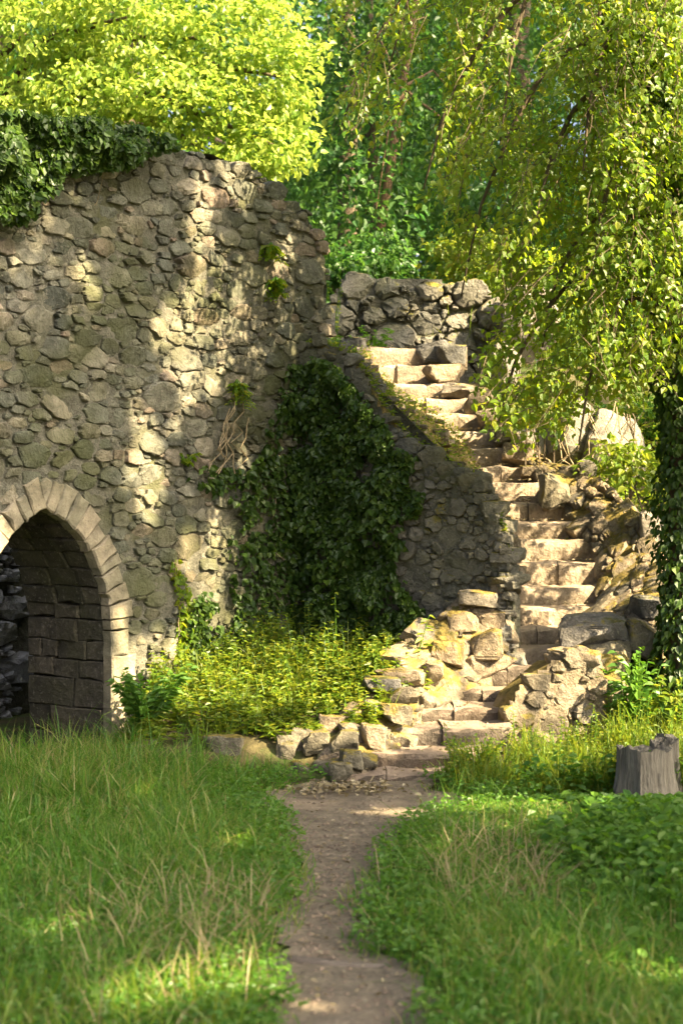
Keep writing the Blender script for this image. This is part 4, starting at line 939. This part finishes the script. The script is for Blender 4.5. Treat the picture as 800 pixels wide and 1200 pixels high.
def tree(name, label, base, tops, rad, ells, size, mat, bark, group=None, per=26, clump=0.28, n_scale=1.0, cull=None, frac=1.0, shell=0.55, limbs=True, lr=1.0):
    root = empty(name, tuple(base), label, 'tree', group); mb = MB(); pts = [np.array(base)-np.array([0, 0, 0.2])]+[np.array(t) for t in tops]
    fine = resamp_line(pts, 14); fine[1:-1] += rng.normal(0, rad*0.12, (12, 3))
    rr = np.linspace(rad*1.15, rad*0.35, 14); rr[0] *= 1.35; tube(mb, fine, rr, 12, 0.5, 0.10); mb.build('trunk', bark, root, True)
    if limbs:
        for e in ells:
            c = np.array(e[:3]); j = int(np.argmin(np.linalg.norm(fine-np.array([c[0], c[1], c[2]-0.35*np.linalg.norm(c[:2]-np.array(base[:2]))]), axis=1)))
            s = fine[min(max(j, 4), 12)]; md = s*0.5+c*0.5+np.array([0, 0, 0.15*np.linalg.norm(c-s)])
            mb = MB(); tube(mb, [s, s*0.7+md*0.3, md, md*0.4+c*0.6, c], [rad*.42*lr, rad*.32*lr, rad*.24*lr, rad*.15*lr, rad*.06*lr], 7, 0.5, 0.08); mb.build('limb', bark, root, True)
    lv = Leaves()
    for e in ells: crown_leaves(lv, e, int(e[6]*n_scale), size, clump, per, shell=shell)
    lv.build('crown', mat, root, cull, frac); return root

# bright maple behind the wall, top left
def E(x, y, Y, rx, ry, rz, n): p = P(x, y, Y); return (p[0], p[1], p[2], rx, ry, rz, n)
mp_b = P(-60, 600, 21.5); mp_b[2] = float(gz(mp_b[0], mp_b[1]))
tree('maple_tree', 'sunlit yellow-green maple rising behind the ruined wall', mp_b, [P(-40, 200, 21.2), P(40, -250, 20.8), P(60, -500, 21)], 0.24,
     [E(30, 40, 19.2, 1.1, .9, .7, 1900), E(150, 20, 18.8, 1.0, .9, .7, 1800), E(265, 45, 18.8, .95, .8, .7, 1700), E(330, 90, 18.6, .45, .6, .6, 800), E(320, 170, 18.4, .38, .5, .38, 620), E(210, 120, 18.4, .9, .8, .5, 1500), E(110, 120, 18.8, .9, .8, .5, 1500), E(20, 150, 19.2, .9, .7, .5, 1200), E(270, 190, 18.4, .5, .4, .25, 550),
      E(60, -140, 19.5, 1.6, 1.2, 1.0, 1900), E(250, -130, 19.5, 1.3, 1.2, .9, 1500), E(-120, 60, 19.5, 1.0, 1, 1.3, 1100), E(120, -380, 20.5, 1.8, 1.6, 1.3, 1300)],
     0.085, M['leaf_maple'], M['bark'], clump=0.13, per=22, n_scale=1.3)
# ivy-clad linden on the right with its hanging branches
iv_b = np.array([2.52, 12.6, float(gz(2.52, 12.6))]); trunk_pts = [iv_b, P(802, 560, 12.6), P(796, 400, 12.6), P(782, 250, 12.6), P(758, 110, 12.6), P(732, -20, 12.6), P(715, -260, 12.7), P(740, -600, 12.8)]
lin = empty('linden_tree', tuple(iv_b), 'leaning ivy-clad tree on the right with hanging branches over the stairs', 'tree')
fine = resamp_line(trunk_pts, 30); mb = MB(); tube(mb, fine, np.linspace(0.12, 0.07, 30), 12, 0.5, 0.1); mb.build('trunk', M['bark'], lin, True)
lv = Leaves(); k = 14000; t = rng.uniform(0, 1, k)*0.93; ii = t*29; i0 = ii.astype(int); fp = fine[i0]*(1-(ii-i0))[:, None]+fine[np.minimum(i0+1, 29)]*(ii-i0)[:, None]
th = rng.uniform(0, 6.283, k); rr = 0.13+0.16*rng.uniform(0, 1, k)**0.7*(1+0.6*np.sin(ii*1.7)*np.cos(th*2))
o_ = np.stack([np.cos(th), np.sin(th), np.zeros(k)], 1); p = fp+o_*rr[:, None]*0.75
lv.add(p, o_*0.5+np.array([0, 0, -1.0])+0.5*rnd_dirs(k), o_+0.5*rnd_dirs(k)+np.array([0, 0, .3]), 0.055*rng.uniform(.5, 1.4, k), rng.uniform(0, 1, k), 0.85)
tag(lv.build('ivy_leaves', M['leaf_ivy'], lin), 'ivy wrapped thickly round the trunk')
hang_poly = [(378, -60), (385, 60), (392, 128), (440, 140), (500, 135), (512, 200), (520, 262), (548, 300), (592, 322), (588, 380), (562, 430), (578, 470), (600, 505), (650, 500), (700, 480), (735, 445), (775, 430), (830, 420), (830, -60)]
hf = in_poly(hang_poly); lv = Leaves(); tw = MB(); limb_t = [(0.50, (640, 200), 12.4), (0.57, (560, 250), 12.9), (0.62, (520, 130), 12.6), (0.66, (430, 60), 13.0), (0.70, (600, 60), 12.2), (0.40, (650, 330), 12.7), (0.36, (600, 430), 13.0), (0.33, (690, 440), 12.2), (0.55, (690, 120), 12.0), (0.45, (700, 270), 12.1), (0.74, (480, -10), 12.9), (0.60, (700, 30), 13.3)]
tips = []
for f_, (tx, ty), Yt in limb_t:
    s = fine[int(f_*29)]; c = P(tx, ty, Yt); md = s*0.45+c*0.55+np.array([0, 0, 0.35+0.1*np.linalg.norm(c-s)])
    line = resamp_line([s, s*0.6+md*0.4+np.array([0, 0, .08]), md, md*0.45+c*0.55+np.array([0, 0, .1]), c, c+(c-md)*0.25+np.array([0, 0, -0.35])], 12); tips.append(line)
    mb = MB(); tube(mb, line, np.linspace(0.030, 0.006, 12), 6, 0.5, 0.05); mb.build('limb', M['bark'], lin, True)
tl = np.concatenate(tips)
cnt = 0
while cnt < 2200:
    x, y = (random.uniform(378, 830), random.uniform(-60, 505)) if cnt % 4 else (random.uniform(690, 830), random.uniform(-60, 480))
    if not hf(x, y): continue
    if mnoise.noise(Vector((x*0.017, y*0.014, 7.0))) < -0.22: continue
    if x < 520 and y < 150 and random.random() < 0.35: continue
    Yv = random.uniform(11.7, 14.3) if cnt % 4 else random.uniform(11.6, 12.5); c = P(x, y, Yv); j = int(np.argmin(((tl-c)**2).sum(1))); s = tl[j]
    dirv = c-s; nd = np.linalg.norm(dirv); dirv = dirv/max(nd, 1e-3)*0.5+np.array([-0.25+random.gauss(0, .3), random.gauss(0, .3), -0.9]); dirv /= np.linalg.norm(dirv)
    L = random.uniform(0.18, 0.42); n = int(L/0.020); t = np.linspace(0, 1, n)[:, None]; cur = np.array([0, 0, -0.18])*L
    dirv = unit(dirv+0.35*rnd_dirs(1)[0]); pp = c+dirv*L*(t-0.5)+cur*t*t+rng.normal(0, 0.028, (n, 3)); side = unit(np.cross(dirv, [0.2, -0.9, 0.3]))
    sg = np.where(np.arange(n) % 2 == 0, 1.0, -1.0)[:, None]; d = side*sg*0.8+dirv*0.6+0.35*rnd_dirs(n)+np.array([0, 0, -0.35])
    lv.add(pp, d, np.array([0.15, -0.45, 0.8])+0.5*rnd_dirs(n), 0.052*rng.uniform(0.45, 1.3, n), np.clip(rng.uniform(0, 0.92, n)+0.1*random.gauss(0, 1), 0, 1), 0.78)
    tube(tw, [pp[0], pp[n//2], pp[-1]], [0.0035, 0.0025, 0.001], 3); cnt += 1
for _ in range(620):  # sprays right of the trunk, mostly out of view, added to dapple the steps
    c = np.array([random.uniform(2.55, 4.0), random.uniform(11.5, 13.6), random.uniform(2.45, 5.2)]); L = random.uniform(0.25, 0.55); n = int(L/0.03); t = np.linspace(0, 1, n)[:, None]
    dirv = unit(np.array([random.gauss(0.2, .4), random.gauss(0, .4), -0.9])); pp = c+dirv*L*(t-0.5); side = unit(np.cross(dirv, [0.2, -0.9, 0.3])); sg = np.where(np.arange(n) % 2 == 0, 1.0, -1.0)[:, None]
    lv.add(pp, side*sg*0.8+dirv*0.6+0.35*rnd_dirs(n)+np.array([0, 0, -0.35]), np.array([0.15, -0.45, 0.8])+0.5*rnd_dirs(n), 0.056*rng.uniform(0.65, 1.3, n), rng.uniform(0, 0.95, n), 0.78)
    tube(tw, [pp[0], pp[n//2], pp[-1]], [0.0035, 0.0025, 0.001], 3)
for e in [(2.5, 13.4, 6.8, 1.4, 1.2, 0.8, 1500), (1.2, 13.6, 7.0, 1.4, 1.2, 0.7, 1300), (3.3, 13.6, 5.2, 0.8, 0.8, 1.2, 1200), (3.3, 13.8, 3.4, 0.5, 0.7, 1.2, 900), (2.3, 12.9, 8.3, 1.6, 1.6, 1.0, 1700)]:
    crown_leaves(lv, e, e[6], 0.066, 0.2, 22)
lv.build('crown', M['leaf_linden'], lin, sun_cull, 0.22)
tag(tw.build('twigs', M['bark'], lin), kind='stuff')
# woodland behind: trees one can tell apart
def wood_tree(label, x, Y, rad, lean, ells, bark, size=0.10, mat='leaf_wood', per=24, clump=0.4):
    X = (x-400)/F*Y; b = np.array([X, Y, float(gz(X, Y))])
    tops = [b+np.array([lean[0]*t, lean[1]*t, t]) for t in (3, 7, 12)]
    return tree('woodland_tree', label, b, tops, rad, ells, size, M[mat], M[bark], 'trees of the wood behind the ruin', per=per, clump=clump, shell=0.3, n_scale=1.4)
wood_tree('slim tree with sun-flecked orange-brown trunk behind the stair head', 418, 21.5, 0.06, (0.16, 0), [E(470, -20, 24, 1.6, 1.4, 1.0, 1400), E(540, 120, 23.5, 1.1, 1.2, .9, 1300), E(420, 80, 25, .9, 1, .6, 900), E(430, 190, 27, .9, .6, .7, 1000), E(395, 205, 20.6, .3, .3, .3, 220), E(452, 130, 20.4, .35, .3, .25, 260), E(440, 250, 20.6, .25, .3, .2, 160), E(470, 215, 22, .3, .4, .35, 260), E(425, 265, 22, .5, .4, .2, 300), E(580, 240, 22, .9, 1, .6, 1100)], 'bark_warm')
wood_tree('thick dark trunk in the shade right of the bright maple', 405, 30, 0.20, (0.01, 0), [E(400, 60, 30, 1.8, 1.8, 1.3, 1300), E(360, 120, 31, 1.0, 1.5, .9, 700), E(430, 130, 31, .8, 1, .4, 500), E(370, 240, 31, .8, 1, .45, 500)], 'bark')
wood_tree('thin dark sapling between the two larger woodland trunks', 441, 26, 0.07, (-0.02, 0), [E(440, 120, 26.5, .7, .8, .4, 500), E(385, 215, 31, .5, .6, .5, 260)], 'bark')
wood_tree('leafy woodland tree hidden behind the hanging branches', 600, 27, 0.25, (0.02, 0), [E(600, 100, 26, 2.2, 1.6, 1.6, 2200), E(560, 280, 24, 1.4, 1.2, .9, 1300), E(680, 250, 25, 1.7, 1.4, 1.4, 1700), E(700, 420, 22, 1.2, 1, .9, 1400)], 'bark')
wood_tree('broad woodland tree at the far right behind the ivy-clad trunk', 780, 25, 0.28, (0.0, 0), [E(790, 100, 24, 2.0, 1.6, 2.0, 1800), E(780, 330, 22, 1.5, 1.4, 1.3, 1800), E(790, 520, 19, .9, 1, .9, 1400)], 'bark')
wood_tree('tall woodland tree behind the bright maple', 150, 32, 0.3, (0.0, 0), [E(100, 0, 32, 3, 2, 2.2, 1900), E(260, 60, 31, 2, 2, 2, 1500), E(330, 200, 28, .9, 1.2, .9, 700)], 'bark')
# low bushes at the edge of the wood
for lab, x, y, Y, r, n, mt in [('bright green bush above the wall at the stair head', 440, 300, 19.5, .42, 1100, 'leaf_wood'), ('green bush between the wall end and the stair head', 398, 318, 19, .32, 900, 'leaf_wood'), ('sunlit bush on the right end of the upper wall', 545, 300, 18.8, .42, 900, 'leaf_weed'), ('round bush under the hanging branches behind the outcrop', 620, 330, 19, .6, 1300, 'leaf_linden'), ('green bush at the foot of the bank right of the outcrop', 760, 500, 17, .55, 1200, 'leaf_nettle'), ('light bush in front of the pale rock outcrop', 735, 545, 15.0, .32, 520, 'leaf_weed'), ('loose sunlit bush at the left of the outcrop', 630, 470, 15.4, .36, 520, 'leaf_linden')]:
    p = P(x, y, Y); z0 = float(gz(p[0], Y)); root = empty('bush', (p[0], p[1], z0), lab, 'bush', 'bushes at the edge of the wood'); lv = Leaves()
    crown_leaves(lv, (p[0], p[1], p[2], r, r, r*0.7), n, 0.075, 0.1, 18); lv.build('foliage', M[mt], root)
    mb = MB()
    for _ in range(5): tube(mb, [(p[0], p[1], z0-0.05), (p[0]+random.gauss(0, .1), p[1]+random.gauss(0, .1), (z0+p[2])/2), p+np.array([random.gauss(0, r*.4), random.gauss(0, r*.4), 0])], [0.015, 0.01, 0.004], 5)
    tag(mb.build('stems', M['bark'], root), kind='stuff')
# the far wood closes the view
lv = Leaves()
for i in range(120):
    a = rng.uniform(-1, 1) if i % 3 else rng.uniform(-0.25, 0.3); Yv = rng.uniform(36, 52); c = (a*26-2, Yv, rng.uniform(5, 17), rng.uniform(2, 3.5), 2.0, rng.uniform(1.6, 2.6))
    crown_leaves(lv, c, 520, 0.36, 0.75, 22, shell=0.2)
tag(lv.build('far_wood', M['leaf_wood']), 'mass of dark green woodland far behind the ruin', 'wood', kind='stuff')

# unseen trees added on the sunny side, outside the picture, whose crowns shade the lawn and the wall
def shade_tree(label, X, Y, ells):
    b = np.array([X, Y, float(gz(X, Y))])
    tree('shade_tree', label, b, [b+np.array([0.3, 0, 3]), b+np.array([0.3, 0.1, 5]), b+np.array([0.2, 0.1, 7.5])], 0.24, ells, 0.20, M['leaf_linden'], M['bark'], 'unseen shade trees added on the sunny side', cull=sun_cull, clump=0.5, per=24, shell=0.1, lr=0.5)
shade_tree('unseen shade tree added beside the lawn on the sunny side', 8.2, 2.6, [(6.6, 1.6, 6.6, 1.9, 2.0, 1.5, 5200), (7.6, 4.0, 6.8, 2.0, 2.0, 1.6, 5600), (9.0, 3.0, 7.2, 1.8, 2.2, 1.6, 4600), (6.4, 4.4, 5.8, 1.6, 1.6, 1.4, 4200), (7.2, 6.2, 6.0, 1.6, 1.4, 1.4, 3600)])
shade_tree('unseen shade tree added beside the foot of the stairs on the sunny side', 10.2, 5.6, [(6.0, 7.4, 8.6, 1.6, 1.6, 1.5, 6400), (7.2, 8.4, 9.8, 1.8, 1.8, 1.6, 6600), (6.2, 8.6, 10.8, 1.6, 1.8, 1.4, 5600), (5.6, 6.8, 7.4, 1.3, 1.5, 1.3, 5000), (7.8, 9.6, 8.8, 1.5, 1.5, 1.5, 3600)])
shade_tree('unseen shade tree added beside the upper bank on the sunny side', 11.4, 9.0, [(9.2, 9.6, 8.8, 1.6, 1.5, 1.5, 2600), (9.6, 11.2, 9.6, 1.6, 1.6, 1.4, 2400), (8.8, 10.6, 10.8, 1.6, 1.6, 1.2, 2200), (9.4, 11.9, 12.3, 1.0, 1.0, 0.9, 1500)])

shade_tree('very tall unseen tree added to shade the wood on the sunny side', 12.5, 19.5, [(10.5, 18.0, 13.0, 2.4, 2.4, 2.0, 3600), (11.5, 21.0, 14.5, 2.4, 2.4, 2.0, 3200), (9.5, 21.0, 16.0, 2.4, 2.4, 1.8, 3000), (12.0, 23.5, 12.5, 2.4, 2.4, 2.2, 3000), (10.0, 16.0, 15.5, 2.0, 2.0, 1.6, 2200)])

# ------------------------------------------------------------------ tree stump
st_b = np.array([(756-400)/F*10.7, 10.7, float(gz(1.9, 10.7))])
stump = empty('tree_stump', tuple(st_b), 'grey weathered hollow tree stump standing in the green weeds', 'stump')
def stump_part(name, c, r, h, tilt, seed, hollow):
    n, m = 48, 9; vs = []; rg = np.random.default_rng(seed)
    def rad(th, t): return r*(1+(0.35+0.22*math.sin(4*th+seed))*(1-t)**2.4)*(1+0.06*math.sin(3*th+seed)+0.05*math.sin(7*th+1.3*seed+t*0.6)+0.035*math.sin(13*th+t)+0.02*math.sin(23*th+2*t))
    def hh(th): return h*(1+tilt*math.cos(th-0.9))+0.012*math.sin(5*th+seed)+0.006*rg.normal()
    tops = [hh(2*math.pi*k/n) for k in range(n)]
    for i in range(m+1):
        for k in range(n):
            th = 2*math.pi*k/n; t = i/m; q_ = rad(th, t); vs.append((c[0]+q_*math.cos(th), c[1]+q_*math.sin(th), c[2]-0.08+(tops[k]+0.08)*t))
    for (f_, dz) in ((0.80, -0.004), (0.62, -0.03 if hollow else 0.0), (0.5, -0.16 if hollow else 0.003), (0.05, -0.18 if hollow else 0.004)):
        for k in range(n):
            th = 2*math.pi*k/n; q_ = rad(th, 1)*f_; vs.append((c[0]+q_*math.cos(th), c[1]+q_*math.sin(th), c[2]+tops[k]+dz+0.004*rg.normal()))
    rows = m+5; fs = [(i*n+k, i*n+(k+1) % n, (i+1)*n+(k+1) % n, (i+1)*n+k) for i in range(rows-1) for k in range(n)]+[tuple((rows-1)*n+k for k in range(n))]
    mb = MB(); mb.add(vs, fs); return mb.build(name, M['stump'], stump, True, 45)
stump_part('main_stem', st_b+np.array([-0.015, 0, 0]), 0.165, 0.315, -0.04, 1, True)
stump_part('side_stem', st_b+np.array([0.145, 0.14, 0]), 0.085, 0.35, 0.05, 4, False)

# ------------------------------------------------------------------ small things on the path
mb = MB(); tube(mb, [P(322, 1124, 6.98)+np.array([0, 0, .0]), P(352, 1130, 6.93), P(392, 1136, 6.88), P(440, 1138, 6.86), P(482, 1134, 6.9)], [0.02, 0.034, 0.036, 0.03, 0.016], 9, 0.5, 0.12)
e_ = mb.build('timber_edging', M['timber'], None, True); tag(e_, 'grey half-buried timber lying across the earth path', 'timber')
lv = Leaves(); k = 260; Y = rng.uniform(6.2, 10.9, k); X = np.interp(Y, PY, PL)+rng.uniform(0, 1, k)*(np.interp(Y, PY, PR)-np.interp(Y, PY, PL))
lv.add(np.stack([X, Y, gz(X, Y)+0.02], 1), rnd_dirs(k)*np.array([1, 1, 0.2]), np.array([0, 0, 1.0])+0.4*rnd_dirs(k), rng.uniform(0.015, 0.035, k), rng.uniform(0, 1, k), 0.6)
k = 220; X = rng.normal(0.05, 0.2, k); Y = rng.normal(10.86, 0.10, k)
lv.add(np.stack([X, Y, gz(X, Y)+0.02+np.abs(rng.normal(0, .02, k))], 1), rnd_dirs(k)*np.array([1, 1, 0.3]), np.array([0, 0, 1.0])+0.5*rnd_dirs(k), rng.uniform(0.03, 0.055, k), rng.uniform(0, 1, k), 0.7)
for a, b in low3+up3:
    k = 26; t = rng.uniform(0, 1, k)[:, None]; p = a*(1-t)+b*t+np.stack([np.zeros(k), rng.uniform(0.05, 0.24, k), np.full(k, 0.008)], 1)
    lv.add(p, rnd_dirs(k)*np.array([1, 1, 0.2]), np.array([0, 0, 1.0])+0.4*rnd_dirs(k), rng.uniform(0.015, 0.04, k), rng.uniform(0, 1, k), 0.6)
tag(lv.build('fallen_leaves', M['dead_leaf']), 'small dry leaves scattered on the path and by the first step', 'fallen leaves', kind='stuff')
mb = MB()
for _ in range(620):
    Yv = random.uniform(6.1, 10.9); Xv = float(np.interp(Yv, PY, PL))+random.random()*float(np.interp(Yv, PY, PR)-np.interp(Yv, PY, PL)); s = random.uniform(0.004, 0.018); z = float(gz(Xv, Yv))+0.008
    mb.add([(Xv-s, Yv, z), (Xv, Yv-s*.8, z), (Xv+s*1.1, Yv, z), (Xv, Yv+s*.9, z), (Xv+s*.1, Yv, z+s*.7)], [(0, 1, 4), (1, 2, 4), (2, 3, 4), (3, 0, 4)], random.random())
tag(mb.build('gravel', M['low_step']), 'small stones trodden into the path', 'gravel', kind='stuff')
